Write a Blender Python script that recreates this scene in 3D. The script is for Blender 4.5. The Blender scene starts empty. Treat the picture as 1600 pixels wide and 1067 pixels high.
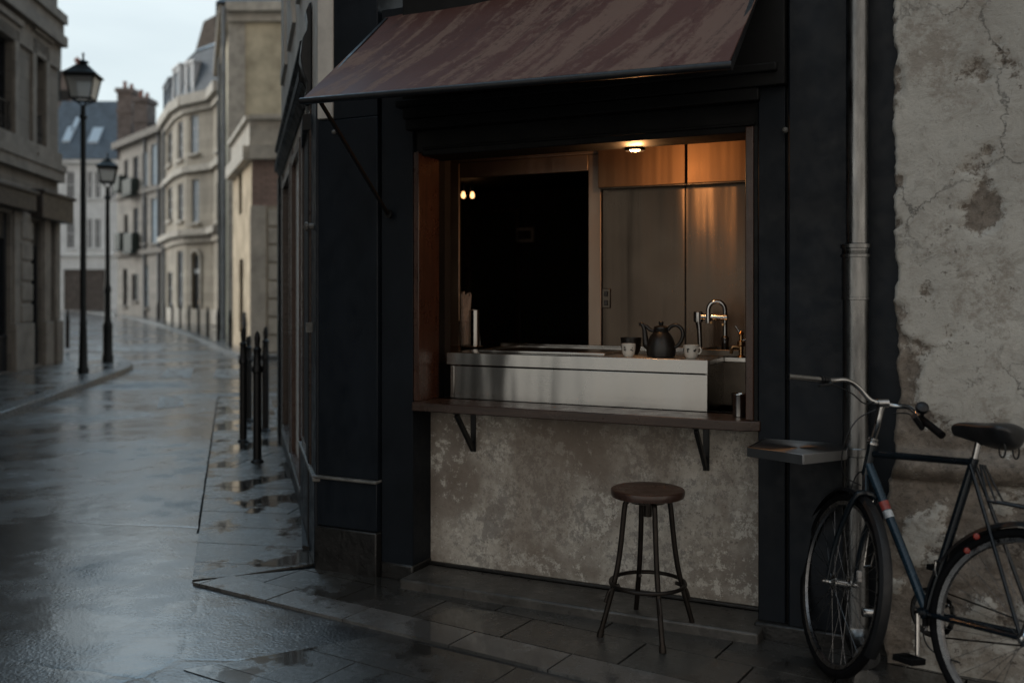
import bpy, bmesh, math, random
from mathutils import Vector, Matrix, noise
random.seed(7)
R = math.radians
SC = bpy.context.scene
COL = SC.collection
V = Vector

# ------------------------------------------------------------------ camera model
FPX, HY, CH = 1500.0, 458.0, 1.6          # focal length in photo pixels, horizon row, eye height


def ray(px, py):
    return V(((px - 800) / FPX, 1.0, (HY - py) / FPX))


CAM = V((0, 0, CH))


def at(px, py, d):
    """point seen at a pixel at a given depth"""
    return CAM + ray(px, py) * d


def ground(px, py, z=0.0):
    d = (CH - z) * FPX / (py - HY)
    return V(((px - 800) / FPX * d, d, z))


# ------------------------------------------------------------------ mesh builder
class MB:
    def __init__(self, M=None):
        self.v, self.f, self.M = [], [], M

    def add(self, vs, fs):
        b = len(self.v)
        for p in vs:
            p = V(p)
            self.v.append(self.M @ p if self.M else p)
        for f in fs:
            self.f.append([b + i for i in f])
        return self

    def box(self, x0, x1, y0, y1, z0, z1):
        return self.add([(x0, y0, z0), (x1, y0, z0), (x1, y1, z0), (x0, y1, z0),
                         (x0, y0, z1), (x1, y0, z1), (x1, y1, z1), (x0, y1, z1)],
                        [(0, 3, 2, 1), (4, 5, 6, 7), (0, 1, 5, 4), (1, 2, 6, 5), (2, 3, 7, 6), (3, 0, 4, 7)])

    def quad(self, a, b, c, d):
        return self.add([a, b, c, d], [(0, 1, 2, 3)])

    def prism(self, poly, z0, z1):
        n = len(poly)
        a = sum(poly[i][0] * poly[(i + 1) % n][1] - poly[(i + 1) % n][0] * poly[i][1] for i in range(n))
        if a < 0:
            poly = poly[::-1]
        vs = [(p[0], p[1], z0) for p in poly] + [(p[0], p[1], z1) for p in poly]
        fs = [tuple(range(n))[::-1], tuple(range(n, 2 * n))]
        fs += [(i, (i + 1) % n, n + (i + 1) % n, n + i) for i in range(n)]
        return self.add(vs, fs)

    def loft(self, lo, z0, hi, z1, cap=True):
        n = len(lo)
        vs = [(p[0], p[1], z0) for p in lo] + [(p[0], p[1], z1) for p in hi]
        fs = [(i, (i + 1) % n, n + (i + 1) % n, n + i) for i in range(n)]
        if cap:
            fs.append(tuple(range(n, 2 * n)))
        return self.add(vs, fs)

    def lathe(self, prof, c=(0, 0, 0), seg=24, axis=(0, 0, 1), cap=True):
        q = V((0, 0, 1)).rotation_difference(V(axis).normalized())
        c = V(c)
        vs, fs = [], []
        for r, h in prof:
            for k in range(seg):
                a = 2 * math.pi * k / seg
                vs.append(c + q @ V((r * math.cos(a), r * math.sin(a), h)))
        m = len(prof)
        for i in range(m - 1):
            for k in range(seg):
                k2 = (k + 1) % seg
                fs.append((i * seg + k, i * seg + k2, (i + 1) * seg + k2, (i + 1) * seg + k))
        if cap:
            fs.append(tuple(range(seg))[::-1])
            fs.append(tuple(range((m - 1) * seg, m * seg)))
        return self.add(vs, fs)

    def tube(self, pts, rad, seg=10, closed=False, smooth=0):
        pts = [V(p) for p in pts]
        if smooth:
            pts = spline(pts, smooth, closed)
        n = len(pts)
        if not hasattr(rad, '__len__'):
            rad = [rad] * n
        elif len(rad) != n:
            m = len(rad)
            rr = []
            for i in range(n):
                t = i / (n - 1) * (m - 1)
                k = min(int(t), m - 2)
                rr.append(rad[k] + (rad[k + 1] - rad[k]) * (t - k))
            rad = rr
        vs, fs = [], []
        up = None
        for i, p in enumerate(pts):
            if closed:
                d = (pts[(i + 1) % n] - pts[i - 1])
            else:
                d = pts[min(i + 1, n - 1)] - pts[max(i - 1, 0)]
            d.normalize()
            if up is None:
                up = d.orthogonal().normalized()
            else:
                up = (up - d * up.dot(d))
                up = up.normalized() if up.length > 1e-6 else d.orthogonal().normalized()
            w = d.cross(up)
            for k in range(seg):
                a = 2 * math.pi * k / seg
                vs.append(p + (up * math.cos(a) + w * math.sin(a)) * rad[i])
        for i in range(n if closed else n - 1):
            j = (i + 1) % n
            for k in range(seg):
                k2 = (k + 1) % seg
                fs.append((i * seg + k, i * seg + k2, j * seg + k2, j * seg + k))
        if not closed:
            fs.append(tuple(range(seg))[::-1])
            fs.append(tuple(range((n - 1) * seg, n * seg)))
        return self.add(vs, fs)

    def bar(self, a, b, w, h, up=(0, 0, 1)):
        a, b = V(a), V(b)
        d = (b - a).normalized()
        s = d.cross(V(up))
        s = s.normalized() if s.length > 1e-5 else d.orthogonal().normalized()
        u = s.cross(d)
        s *= w / 2
        u *= h / 2
        return self.add([a - s - u, a + s - u, a + s + u, a - s + u, b - s - u, b + s - u, b + s + u, b - s + u],
                        [(0, 3, 2, 1), (4, 5, 6, 7), (0, 1, 5, 4), (1, 2, 6, 5), (2, 3, 7, 6), (3, 0, 4, 7)])

    def build(self, name, mat, parent=None, W=None, bevel=0, smooth=35, seg=2):
        """one mesh object; vertices are given in world space and stored relative to the parent / W"""
        me = bpy.data.meshes.new(name)
        if parent is not None:
            inv = WORLD[parent.name].inverted()
        elif W is not None:
            inv = W.inverted()
        else:
            inv = Matrix.Identity(4)
        me.from_pydata([inv @ p for p in self.v], [], self.f)
        bm = bmesh.new()
        bm.from_mesh(me)
        bmesh.ops.recalc_face_normals(bm, faces=bm.faces)
        for f in bm.faces:
            f.smooth = True
        bm.to_mesh(me)
        bm.free()
        me.set_sharp_from_angle(angle=R(smooth))
        me.materials.append(mat)
        o = bpy.data.objects.new(name, me)
        COL.objects.link(o)
        if parent is not None:
            o.parent = parent
            WORLD[o.name] = WORLD[parent.name].copy()
        else:
            o.matrix_world = W if W is not None else Matrix.Identity(4)
            WORLD[o.name] = o.matrix_world.copy()
        if bevel:
            b = o.modifiers.new('edge_bevel', 'BEVEL')
            b.width = bevel
            b.segments = seg
            b.limit_method = 'ANGLE'
            b.angle_limit = R(40)
            b.harden_normals = False
        return o


WORLD = {}


def spline(pts, k, closed=False):
    n = len(pts)
    out = []
    rng = range(n if closed else n - 1)
    for i in rng:
        p1, p2 = pts[i], pts[(i + 1) % n]
        p0 = pts[i - 1] if (closed or i > 0) else p1 * 2 - p2
        p3 = pts[(i + 2) % n] if (closed or i + 2 < n) else p2 * 2 - p1
        for j in range(k):
            t = j / k
            out.append(0.5 * ((2 * p1) + (p2 - p0) * t + (2 * p0 - 5 * p1 + 4 * p2 - p3) * t * t
                              + (3 * p1 - p0 - 3 * p2 + p3) * t ** 3))
    if not closed:
        out.append(pts[-1].copy())
    return out


def thing(name, label, cat, W, group=None):
    o = bpy.data.objects.new(name, None)
    COL.objects.link(o)
    o.empty_display_size = .1
    o.matrix_world = W
    WORLD[o.name] = W.copy()
    return tag(o, label, cat, group)


def tag(o, label, cat, group=None):
    o['label'] = label
    o['category'] = cat
    if group:
        o['group'] = group
    return o


def struct(o):
    o['kind'] = 'structure'
    return o


def copy_tree(o, M=None, parent=None):
    c = o.copy()
    COL.objects.link(c)
    if parent is not None:
        c.parent = parent
    if M is not None:
        c.matrix_world = M
    for ch in [x for x in bpy.data.objects if x.parent == o]:
        copy_tree(ch, None, c)
    return c


T = Matrix.Translation


# ------------------------------------------------------------------ materials
class G:
    def __init__(self, name):
        self.m = bpy.data.materials.new(name)
        self.m.use_nodes = True
        self.t = self.m.node_tree
        self.b = self.t.nodes['Principled BSDF']
        self.co = self.t.nodes.new('ShaderNodeTexCoord').outputs['Object']

    def n(self, typ, out=0, **kw):
        nd = self.t.nodes.new('ShaderNode' + typ)
        for k, v in kw.items():
            if k.startswith('_'):
                setattr(nd, k[1:], v)
            else:
                key = int(k[1:]) if k[0] == 'i' and k[1:].isdigit() else k.replace('__', ' ')
                self.set(nd.inputs[key], v)
        return nd.outputs[out]

    def set(self, s, v):
        if isinstance(v, bpy.types.NodeSocket):
            self.t.links.new(v, s)
        else:
            if hasattr(s.default_value, '__len__') and len(s.default_value) == 4 and len(v) == 3:
                v = (*v, 1)
            s.default_value = v

    def mapping(self, scale=(1, 1, 1), rot=(0, 0, 0), vec=None):
        return self.n('Mapping', Vector=vec or self.co, Scale=scale, Rotation=rot)

    def noise(self, scale, detail=6, rough=.55, vec=None, dist=0):
        return self.n('TexNoise', Vector=vec or self.co, Scale=scale, Detail=detail, Roughness=rough, Distortion=dist)

    def ramp(self, fac, *stops):
        nd = self.t.nodes.new('ShaderNodeValToRGB')
        self.t.links.new(fac, nd.inputs[0])
        e = nd.color_ramp.elements
        while len(e) < len(stops):
            e.new(.5)
        for el, (p, c) in zip(e, stops):
            el.position = p
            el.color = (*c, 1) if hasattr(c, '__len__') else (c, c, c, 1)
        return nd.outputs[0]

    def mix(self, f, a, b, mode='MIX'):
        nd = self.t.nodes.new('ShaderNodeMix')
        nd.data_type = 'RGBA'
        nd.blend_type = mode
        self.set(nd.inputs[0], f)
        self.set(nd.inputs[6], a)
        self.set(nd.inputs[7], b)
        return nd.outputs[2]

    def math(self, op, a, b=0.5):
        nd = self.t.nodes.new('ShaderNodeMath')
        nd.operation = op
        self.set(nd.inputs[0], a)
        self.set(nd.inputs[1], b)
        return nd.outputs[0]

    def bump(self, h, strength=.3, dist=.01, normal=None):
        nd = self.t.nodes.new('ShaderNodeBump')
        self.set(nd.inputs['Height'], h)
        self.set(nd.inputs['Strength'], strength)
        nd.inputs['Distance'].default_value = dist
        if normal:
            self.t.links.new(normal, nd.inputs['Normal'])
        return nd.outputs[0]

    def done(self, **kw):
        for k, v in kw.items():
            self.set(self.b.inputs[k.replace('__', ' ')], v)
        return self.m


def mk(name, c, var=.25, scale=6, rough=.6, rvar=.12, metal=0, bump=.15, bscale=60, c2=None, bdist=.004, spec=.5, stretch=None):
    g = G(name)
    vec = g.mapping(scale=stretch) if stretch else g.co
    n1 = g.noise(scale, 8, .62, vec)
    lo = tuple(x * (1 - var) for x in c)
    hi = tuple(min(1, x * (1 + var)) for x in (c2 or c))
    col = g.ramp(n1, (.32, lo), (.68, hi))
    n2 = g.noise(bscale, 5, .6, vec)
    rg = g.ramp(g.noise(scale * 2.3, 5, .6, vec), (.3, max(.02, rough - rvar)), (.7, min(1, rough + rvar)))
    kw = dict(Base__Color=col, Roughness=rg, Metallic=metal)
    if bump:
        kw['Normal'] = g.bump(n2, bump, bdist)
    g.done(**kw)
    g.b.inputs['Specular IOR Level'].default_value = spec
    return g.m


def emit(name, c, s):
    g = G(name)
    return g.done(Base__Color=c, Emission__Color=c, Emission__Strength=s)


def paint(name, c, chip, rough=.42):
    """old gloss paint: scuffs, chips that show what is under it, dust"""
    g = G(name)
    big = g.noise(2.2, 6, .6)
    col = g.ramp(big, (.3, tuple(x * .7 for x in c)), (.7, tuple(x * 1.35 for x in c)))
    sp = g.noise(55, 4, .7)
    mask = g.ramp(g.math('MULTIPLY', sp, g.ramp(g.noise(3.1, 4), (.35, .72), (.75, 1.06))), (.69, 0), (.72, 1))
    col = g.mix(mask, col, chip)
    dust = g.ramp(g.noise(7, 9, .75, g.mapping((1, 1, .25))), (.52, 0), (.85, .35))
    col = g.mix(dust, col, tuple(x * 1.6 + .001 for x in c))
    rg = g.ramp(g.noise(9, 7, .7), (.3, rough - .12), (.7, rough + .2))
    h = g.math('ADD', g.noise(24, 5, .5, g.mapping((1, 1, .35))), g.math('MULTIPLY', mask, -.5))
    g.b.inputs['Specular IOR Level'].default_value = .22
    return g.done(Base__Color=col, Roughness=rg, Normal=g.bump(h, .22, .004))


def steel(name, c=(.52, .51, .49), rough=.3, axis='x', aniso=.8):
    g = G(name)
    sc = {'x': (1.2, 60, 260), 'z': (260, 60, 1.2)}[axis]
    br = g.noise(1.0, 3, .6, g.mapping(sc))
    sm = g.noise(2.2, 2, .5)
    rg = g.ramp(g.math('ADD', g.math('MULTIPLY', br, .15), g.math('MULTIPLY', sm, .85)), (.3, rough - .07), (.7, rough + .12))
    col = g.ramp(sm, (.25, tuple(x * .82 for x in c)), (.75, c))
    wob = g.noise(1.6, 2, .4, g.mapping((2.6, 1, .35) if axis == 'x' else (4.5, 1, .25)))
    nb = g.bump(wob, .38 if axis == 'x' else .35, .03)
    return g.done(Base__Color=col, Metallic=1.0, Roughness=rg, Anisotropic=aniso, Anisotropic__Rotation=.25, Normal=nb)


def asphalt():
    g = G('wet_asphalt')
    grain = g.n('TexVoronoi', Vector=g.co, Scale=62.0, Randomness=1.0)
    fine = g.noise(60, 5, .7)
    big = g.noise(.55, 5, .55, dist=.4)
    mid = g.noise(3.1, 6, .6)
    wet = g.ramp(g.math('ADD', g.math('MULTIPLY', big, .7), g.math('MULTIPLY', mid, .3)), (.36, 0), (.58, 1))
    col = g.mix(g.noise(2.0, 7, .6), (.010, .0105, .0115), (.030, .030, .031))
    col = g.mix(g.math('MULTIPLY', grain, .35), col, (.055, .054, .052))
    col = g.mix(g.math('MULTIPLY', wet, .6), col, (.012, .0125, .013))
    cr = g.n('TexVoronoi', Vector=g.mix(.12, g.co, g.n('TexNoise', 1, Vector=g.co, Scale=2.6, Detail=5.0)), Scale=.42, _feature='DISTANCE_TO_EDGE')
    crack = g.ramp(cr, (0, 1), (.0075, 0))
    crack = g.math('MULTIPLY', crack, g.ramp(g.noise(.35, 3), (.40, 0), (.46, 1)))
    col = g.mix(crack, col, (.004, .004, .004))
    rg = g.ramp(wet, (0, .36), (.45, .24), (1, .13))
    rg = g.math('ADD', rg, g.math('MULTIPLY', g.math('SUBTRACT', fine, .5), .12))
    h = g.math('ADD', g.math('MULTIPLY', grain, .7), g.math('MULTIPLY', fine, .8))
    h = g.math('SUBTRACT', h, g.math('MULTIPLY', crack, 2.0))
    st = g.ramp(wet, (0, .85), (.4, .42), (.8, .2), (1, .1))
    und = g.bump(g.noise(2.3, 4, .55), .16, .03)
    nrm = g.bump(h, st, .004, und)
    cn_ = g.bump(h, g.math('MULTIPLY', st, .9), .004, und)
    g.b.inputs['Coat IOR'].default_value = 1.4
    return g.done(Base__Color=col, Roughness=g.math('ADD', rg, .1), Normal=nrm, Coat__Weight=g.ramp(wet, (0, .25), (.45, 1)), Coat__Roughness=rg, Coat__Normal=cn_)


def slabs(name, c, wetness=.5):
    g = G(name)
    rnd = g.n('NewGeometry', 8) if False else None
    geo = g.t.nodes.new('ShaderNodeNewGeometry')
    rnd = geo.outputs['Random Per Island']
    n1 = g.noise(5, 9, .66)
    col = g.ramp(n1, (.3, tuple(x * .55 for x in c)), (.7, tuple(x * 1.3 for x in c)))
    col = g.mix(g.math('MULTIPLY', rnd, .55), col, tuple(x * .5 for x in c))
    col = g.mix(g.ramp(g.noise(26, 5, .7), (.58, 0), (.75, .6)), col, tuple(x * 1.9 for x in c))
    col = g.mix(g.ramp(g.noise(40, 3, .7), (.62, 0), (.7, .8)), col, (.008, .008, .008))
    pud = g.ramp(g.math('ADD', g.math('MULTIPLY', g.noise(1.9, 4, .5, g.mapping((1, .8, 1))), .85), g.math('MULTIPLY', g.noise(14, 4, .6), .15)),
                 (.5, 0), (.56, 1))
    col = g.mix(g.math('MULTIPLY', pud, .55), col, tuple(x * .25 for x in c))
    rg = g.ramp(g.noise(6, 7, .7), (.3, .16), (.72, .36))
    rg = g.mix(pud, rg, (.035, .035, .035))
    h = g.math('ADD', g.noise(48, 7, .75), g.math('MULTIPLY', g.noise(6, 4), .8))
    st = g.ramp(pud, (0, .55), (1, .012))
    g.b.inputs['Coat IOR'].default_value = 1.4
    return g.done(Base__Color=col, Roughness=g.math('ADD', rg, .1), Normal=g.bump(h, st, .006), Coat__Weight=.8, Coat__Roughness=rg, Coat__Normal=g.bump(h, g.math('MULTIPLY', st, .4), .006))


def mottled_plaster():
    g = G('mottled_grey_plaster')
    a = g.noise(1.7, 12, .64)
    b = g.noise(6.5, 12, .74)
    c = g.noise(40, 8, .78)
    col = g.ramp(a, (.34, (.185, .15, .122)), (.45, (.29, .25, .21)), (.53, (.49, .445, .385)), (.66, (.64, .595, .52)))
    col = g.mix(g.ramp(b, (.44, 0), (.6, .7)), col, (.25, .22, .19))
    # the surface skin has worn off in small flakes
    fl = g.math('ADD', g.math('MULTIPLY', b, .4), g.math('MULTIPLY', g.noise(19, 13, .82), .6))
    col = g.mix(g.ramp(fl, (.52, 0), (.545, .8)), col, (.66, .62, .55))
    fl2 = g.math('ADD', g.math('MULTIPLY', a, .4), g.math('MULTIPLY', g.noise(24, 13, .82, g.mapping((1, 1, .8))), .6))
    col = g.mix(g.ramp(fl2, (.535, 0), (.555, .75)), col, (.235, .215, .195))
    col = g.mix(g.ramp(c, (.58, 0), (.63, .8)), col, (.13, .11, .092))
    col = g.mix(g.ramp(g.noise(120, 6, .85), (.60, 0), (.65, .8)), col, (.10, .085, .072))
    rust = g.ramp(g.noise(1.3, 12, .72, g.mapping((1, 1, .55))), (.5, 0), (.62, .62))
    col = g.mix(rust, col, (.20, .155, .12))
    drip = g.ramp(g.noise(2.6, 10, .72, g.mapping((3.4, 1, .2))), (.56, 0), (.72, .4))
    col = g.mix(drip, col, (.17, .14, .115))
    h = g.math('ADD', g.math('MULTIPLY', b, .6), g.math('ADD', g.math('MULTIPLY', c, .5), g.math('MULTIPLY', fl, .8)))
    return g.done(Base__Color=col, Roughness=g.ramp(b, (.3, .62), (.7, .85)), Normal=g.bump(h, .55, .01))


def old_wall():
    """peeling render over rubble: attribute 'peel' says where the render has come off"""
    g = G('peeling_render')
    at_ = g.t.nodes.new('ShaderNodeAttribute')
    at_.attribute_name = 'peel'
    peel = at_.outputs['Fac']
    a = g.noise(1.7, 10, .65, dist=.4)
    b = g.noise(9, 10, .72, dist=1.0)
    c = g.noise(45, 7, .75, dist=.6)
    col = g.ramp(a, (.3, (.36, .335, .295)), (.55, (.48, .45, .40)), (.75, (.57, .535, .475)))
    col = g.mix(g.ramp(b, (.5, 0), (.66, .7)), col, (.31, .28, .24))
    col = g.mix(g.ramp(g.noise(3.3, 10, .78), (.52, 0), (.6, .75)), col, (.26, .22, .18))
    col = g.mix(g.ramp(g.noise(85, 6, .85), (.60, 0), (.66, .8)), col, (.12, .10, .085))
    pit = g.math('MULTIPLY', g.ramp(g.noise(30, 8, .75), (.58, 0), (.63, 1)), g.ramp(g.noise(1.4, 5, .6, g.mapping((2, 1, .5))), (.5, 0), (.58, .85)))
    col = g.mix(pit, col, (.10, .08, .065))
    col = g.mix(g.ramp(c, (.61, 0), (.7, .8)), col, (.10, .085, .07))
    wv = g.mix(.3, g.co, g.n('TexNoise', 1, Vector=g.co, Scale=2.6, Detail=10.0, Roughness=.7))
    cr = g.n('TexVoronoi', Vector=wv, Scale=1.9, _feature='DISTANCE_TO_EDGE')
    crack = g.math('MULTIPLY', g.ramp(cr, (0, 1), (.006, 0)), g.ramp(g.noise(1.1, 6), (.47, 0), (.6, .9)))
    col = g.mix(g.math('MULTIPLY', crack, .85), col, (.05, .042, .036))
    brown = g.ramp(b, (.3, (.11, .085, .066)), (.52, (.215, .172, .135)), (.72, (.34, .29, .24)))
    brown = g.mix(g.ramp(c, (.5, 0), (.66, .7)), brown, (.045, .036, .03))
    mask = g.ramp(g.math('ADD', peel, g.math('ADD', g.math('MULTIPLY', g.math('SUBTRACT', c, .5), .9), g.math('MULTIPLY', g.math('SUBTRACT', g.noise(17, 12, .8), .5), 1.3))), (.42, 0), (.54, .92))
    col = g.mix(mask, col, brown)
    h = g.math('ADD', g.math('MULTIPLY', b, 1.0), g.math('MULTIPLY', c, .8))
    h = g.math('SUBTRACT', h, g.math('MULTIPLY', crack, 1.0))
    st = g.ramp(mask, (0, .65), (1, 1))
    return g.done(Base__Color=col, Roughness=.82, Normal=g.bump(h, st, .012))


def awning_cloth():
    g = G('faded_maroon_canvas')
    sp = g.n('SeparateXYZ', Vector=g.co).node
    u = g.math('SUBTRACT', sp.outputs[0], g.math('MULTIPLY', sp.outputs[1], .42))
    v = g.n('CombineXYZ', X=u, Y=sp.outputs[1], Z=0.0)
    st = g.noise(1.0, 10, .7, g.mapping((5.5, 1.5, 1), (0, 0, 0), v), .35)
    st2 = g.noise(1.0, 10, .78, g.mapping((11, 1.4, 1), (0, 0, 0), v), .3)
    b = g.noise(26, 8, .75, dist=.8)
    col = g.ramp(g.noise(1.2, 6), (.3, (.074, .035, .029)), (.7, (.102, .050, .042)))
    m = g.ramp(g.math('ADD', g.math('MULTIPLY', st, .75), g.math('MULTIPLY', b, .25)), (.485, 0), (.535, .82))
    col = g.mix(m, col, (.168, .110, .088))
    m2 = g.ramp(g.math('ADD', g.math('MULTIPLY', st2, .7), g.math('MULTIPLY', b, .3)), (.54, 0), (.6, .75))
    col = g.mix(m2, col, (.055, .031, .028))
    g.b.inputs['Specular IOR Level'].default_value = .15
    wv = g.noise(260, 2, .5)
    return g.done(Base__Color=col, Roughness=g.ramp(m, (0, .55), (1, .75)),
                  Normal=g.bump(g.math('ADD', g.math('MULTIPLY', b, 1), g.math('MULTIPLY', wv, .5)), .25, .004))


def coursed(name, c, w=.9, h=.38, joint=.35):
    """dressed stone wall with faint courses, in wall-aligned object space (vertical z)"""
    g = G(name)
    sep = g.n('SeparateXYZ', Vector=g.co)
    nd = sep.node
    ud = g.math('ADD', nd.outputs[0], nd.outputs[1])
    vec = g.n('CombineXYZ', X=ud, Y=nd.outputs[2])
    bt = g.t.nodes.new('ShaderNodeTexBrick')
    g.t.links.new(vec, bt.inputs['Vector'])
    for k, v in (('Scale', 1.0), ('Mortar Size', .012), ('Brick Width', w), ('Row Height', h), ('Mortar Smooth', .3)):
        bt.inputs[k].default_value = v
    bt.inputs['Color1'].default_value = (*[x * .85 for x in c], 1)
    bt.inputs['Color2'].default_value = (*[min(1, x * 1.12) for x in c], 1)
    bt.inputs['Mortar'].default_value = (*[x * (1 - joint) for x in c], 1)
    st = g.ramp(g.noise(1.1, 8, .65, g.mapping((1, 1, .35))), (.36, .62), (.68, 1.05))
    col = g.mix(1.0, bt.outputs[0], st, 'MULTIPLY')
    col = g.mix(g.ramp(g.noise(4, 8, .7), (.55, 0), (.75, .45)), col, tuple(x * .5 for x in c))
    h2 = g.math('SUBTRACT', g.math('MULTIPLY', g.noise(18, 6), .5), bt.outputs['Fac'])
    return g.done(Base__Color=col, Roughness=.8, Normal=g.bump(h2, .3, .01))


def wood(name, c, rough=.35, axis='x'):
    g = G(name)
    sc = {'x': (1.5, 22, 22), 'z': (22, 22, 1.5)}[axis]
    gr = g.noise(2.2, 8, .65, g.mapping(sc), .6)
    col = g.ramp(gr, (.3, tuple(x * .5 for x in c)), (.7, tuple(x * 1.5 for x in c)))
    col = g.mix(g.ramp(g.noise(5, 6), (.5, 0), (.75, .5)), col, tuple(x * .45 for x in c))
    rg = g.ramp(g.noise(8, 7, .7), (.3, rough - .12), (.7, rough + .15))
    return g.done(Base__Color=col, Roughness=rg, Normal=g.bump(gr, .12, .003))


M = {}
M['navy'] = paint('navy_gloss_paint', (.0065, .0095, .0138), (.10, .095, .085))
M['navy_dull'] = paint('navy_board_paint', (.0055, .008, .0115), (.07, .065, .06), .5)
M['black_board'] = paint('black_board_paint', (.0065, .0065, .0065), (.03, .026, .022), .55)
M['steel'] = steel('brushed_steel', (.50, .485, .46), .20)
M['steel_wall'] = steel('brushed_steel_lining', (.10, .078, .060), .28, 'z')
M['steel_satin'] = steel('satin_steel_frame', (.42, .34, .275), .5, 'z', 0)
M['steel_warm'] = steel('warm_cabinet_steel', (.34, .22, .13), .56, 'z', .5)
M['steel_tray'] = steel('scuffed_tray_steel', (.30, .30, .30), .42)
M['chrome'] = mk('chrome_plate', (.42, .415, .41), .15, 20, .16, .08, 1, .05, 90)
M['rim'] = mk('dull_rim_alloy', (.20, .20, .205), .25, 20, .3, .1, 1, .05, 90)
M['zinc'] = mk('zinc_pipe', (.19, .19, .188), .45, 5, .30, .1, 1, .2, 14, stretch=(3, 3, .6))
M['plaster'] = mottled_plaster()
M['render'] = old_wall()
M['awning'] = awning_cloth()
M['iron'] = mk('black_iron', (.011, .011, .012), .3, 12, .42, .12, .3, .15, 70)
M['green_iron'] = mk('dark_green_iron', (.004, .006, .007), .25, 9, .45, .1, .1, .12, 40, spec=.25)
M['brown_iron'] = mk('brown_black_iron', (.020, .015, .012), .45, 14, .4, .12, .6, .2, 70)
M['wood_red'] = wood('varnished_red_wood', (.046, .019, .011), .3, 'z')
M['wood_dark'] = wood('dark_counter_wood', (.040, .023, .016), .30)
M['wood_seat'] = wood('stool_seat_wood', (.048, .025, .018), .30)
M['stone_dark'] = mk('dark_wet_stone', (.011, .0105, .0098), .5, 7, .4, .15, 0, .5, 30, bdist=.008)
M['step_stone'] = mk('worn_step_stone', (.06, .055, .049), .5, 6, .36, .15, 0, .5, 35, bdist=.008)
M['ledge'] = mk('worn_cream_ledge', (.12, .115, .105), .5, 18, .5, .15, 0, .3, 50)
M['cream_plaster'] = mk('cream_plaster', (.52, .48, .43), .22, 3, .8, .08, 0, .3, 40)
M['ceramic'] = mk('white_glaze', (.66, .63, .57), .06, 20, .22, .05, 0, .03, 60)
M['glaze_black'] = mk('black_matte_glaze', (.012, .011, .010), .3, 30, .38, .08, 0, .15, 120)
M['motif'] = mk('dark_motif_glaze', (.03, .03, .028), .2, 20, .3, .05, 0, 0)
M['copper'] = mk('aged_brass', (.45, .26, .12), .3, 18, .3, .1, 1, .1, 50)
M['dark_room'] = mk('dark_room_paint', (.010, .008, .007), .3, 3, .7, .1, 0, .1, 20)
M['warm_ceiling'] = mk('warm_bounce_ceiling', (.42, .30, .19), .25, 3, .6, .1, 0, .1, 20)  # warm tone chosen so the steel below reflects amber
M['dark_steel'] = mk('dark_blued_steel', (.10, .085, .07), .3, 3, .35, .1, 1, .05, 60)
M['rubber'] = mk('tyre_rubber', (.0045, .0045, .005), .2, 20, .75, .1, 0, .3, 90, spec=.1)
M['leather'] = mk('black_saddle_leather', (.012, .012, .013), .3, 12, .36, .1, 0, .25, 120)
M['bike_paint'] = mk('blue_black_enamel', (.006, .010, .014), .3, 10, .22, .08, .2, .05, 60)
M['bike_blue'] = mk('steel_blue_enamel', (.016, .036, .055), .25, 10, .25, .08, .25, .05, 60)
M['red_lens'] = mk('red_reflector_plastic', (.20, .014, .007), .2, 30, .25, .05, 0, .1, 80)
M['red_band'] = mk('red_sticker', (.28, .05, .04), .5, 40, .4, .1, 0, .05, 80)
M['white_band'] = mk('grey_white_sticker', (.45, .46, .47), .5, 60, .4, .1, 0, .05, 80)
M['pale_plastic'] = mk('pale_plastic', (.4, .36, .33), .2, 20, .4, .1)
M['paper'] = mk('paper_sleeve', (.30, .24, .20), .3, 25, .6, .1, 0, .2, 60)
M['asphalt'] = asphalt()
M['slab'] = slabs('wet_paving_slabs', (.048, .046, .042))
M['kerb_slab'] = slabs('wet_kerb_painted_sheen', (.115, .112, .106))  # sky reflection on the kerb row put into a lighter slab colour
M['slab_left'] = slabs('wet_far_paving', (.06, .058, .055))
M['joint'] = mk('paving_joint_dirt', (.004, .004, .004), .3, 30, .85, .1, 0, .3, 60, spec=.05)
M['kerb'] = mk('granite_kerb', (.085, .085, .084), .3, 9, .28, .1, 0, .35, 60)
M['slate'] = coursed('blue_slate', (.065, .088, .115), .4, .28, .3)
M['slate_dark'] = coursed('dark_slate', (.070, .088, .108), .4, .28, .3)
M['zinc_roof'] = mk('zinc_roof_sheet', (.13, .15, .17), .25, 2, .4, .1, .5, .1, 20)
M['tile'] = mk('brown_roof_tile', (.19, .16, .138), .4, 5, .8, .1, 0, .4, 30)
M['stone_left'] = coursed('grey_limestone', (.160, .142, .122), 1.1, .42)
M['trim_left'] = mk('grey_limestone_trim', (.150, .133, .114), .3, 3, .8, .1, 0, .3, 30)
M['cream_wall'] = mk('ochre_cream_render', (.45, .38, .265), .35, .8, .85, .05, 0, .2, 12, c2=(.51, .44, .315))
M['beige_stone'] = coursed('beige_limestone', (.40, .345, .27), 1.0, .4, .2)
M['ochre'] = mk('ochre_limestone', (.40, .30, .19), .3, 1.5, .85, .05, 0, .2, 14, c2=(.45, .36, .25))
M['beige_trim'] = mk('beige_limestone_trim', (.40, .36, .305), .25, 3, .8, .1, 0, .2, 30)
M['grey_facade'] = coursed('grey_beige_limestone', (.26, .235, .205), 1.0, .4, .2)
M['white_facade'] = mk('white_washed_facade', (.66, .67, .67), .14, 1.2, .85, .05, 0, .1, 20)
M['brick'] = coursed('old_red_brick', (.34, .235, .195), .24, .085, .3)
M['chimney'] = mk('chimney_brick', (.165, .135, .122), .35, 3, .85, .1, 0, .3, 20)
M['pot'] = mk('terracotta_pot', (.24, .10, .07), .3, 6, .8, .1)
M['shop_dark'] = mk('dark_shopfront', (.009, .010, .012), .3, 4, .45, .1, spec=.25)
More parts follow.
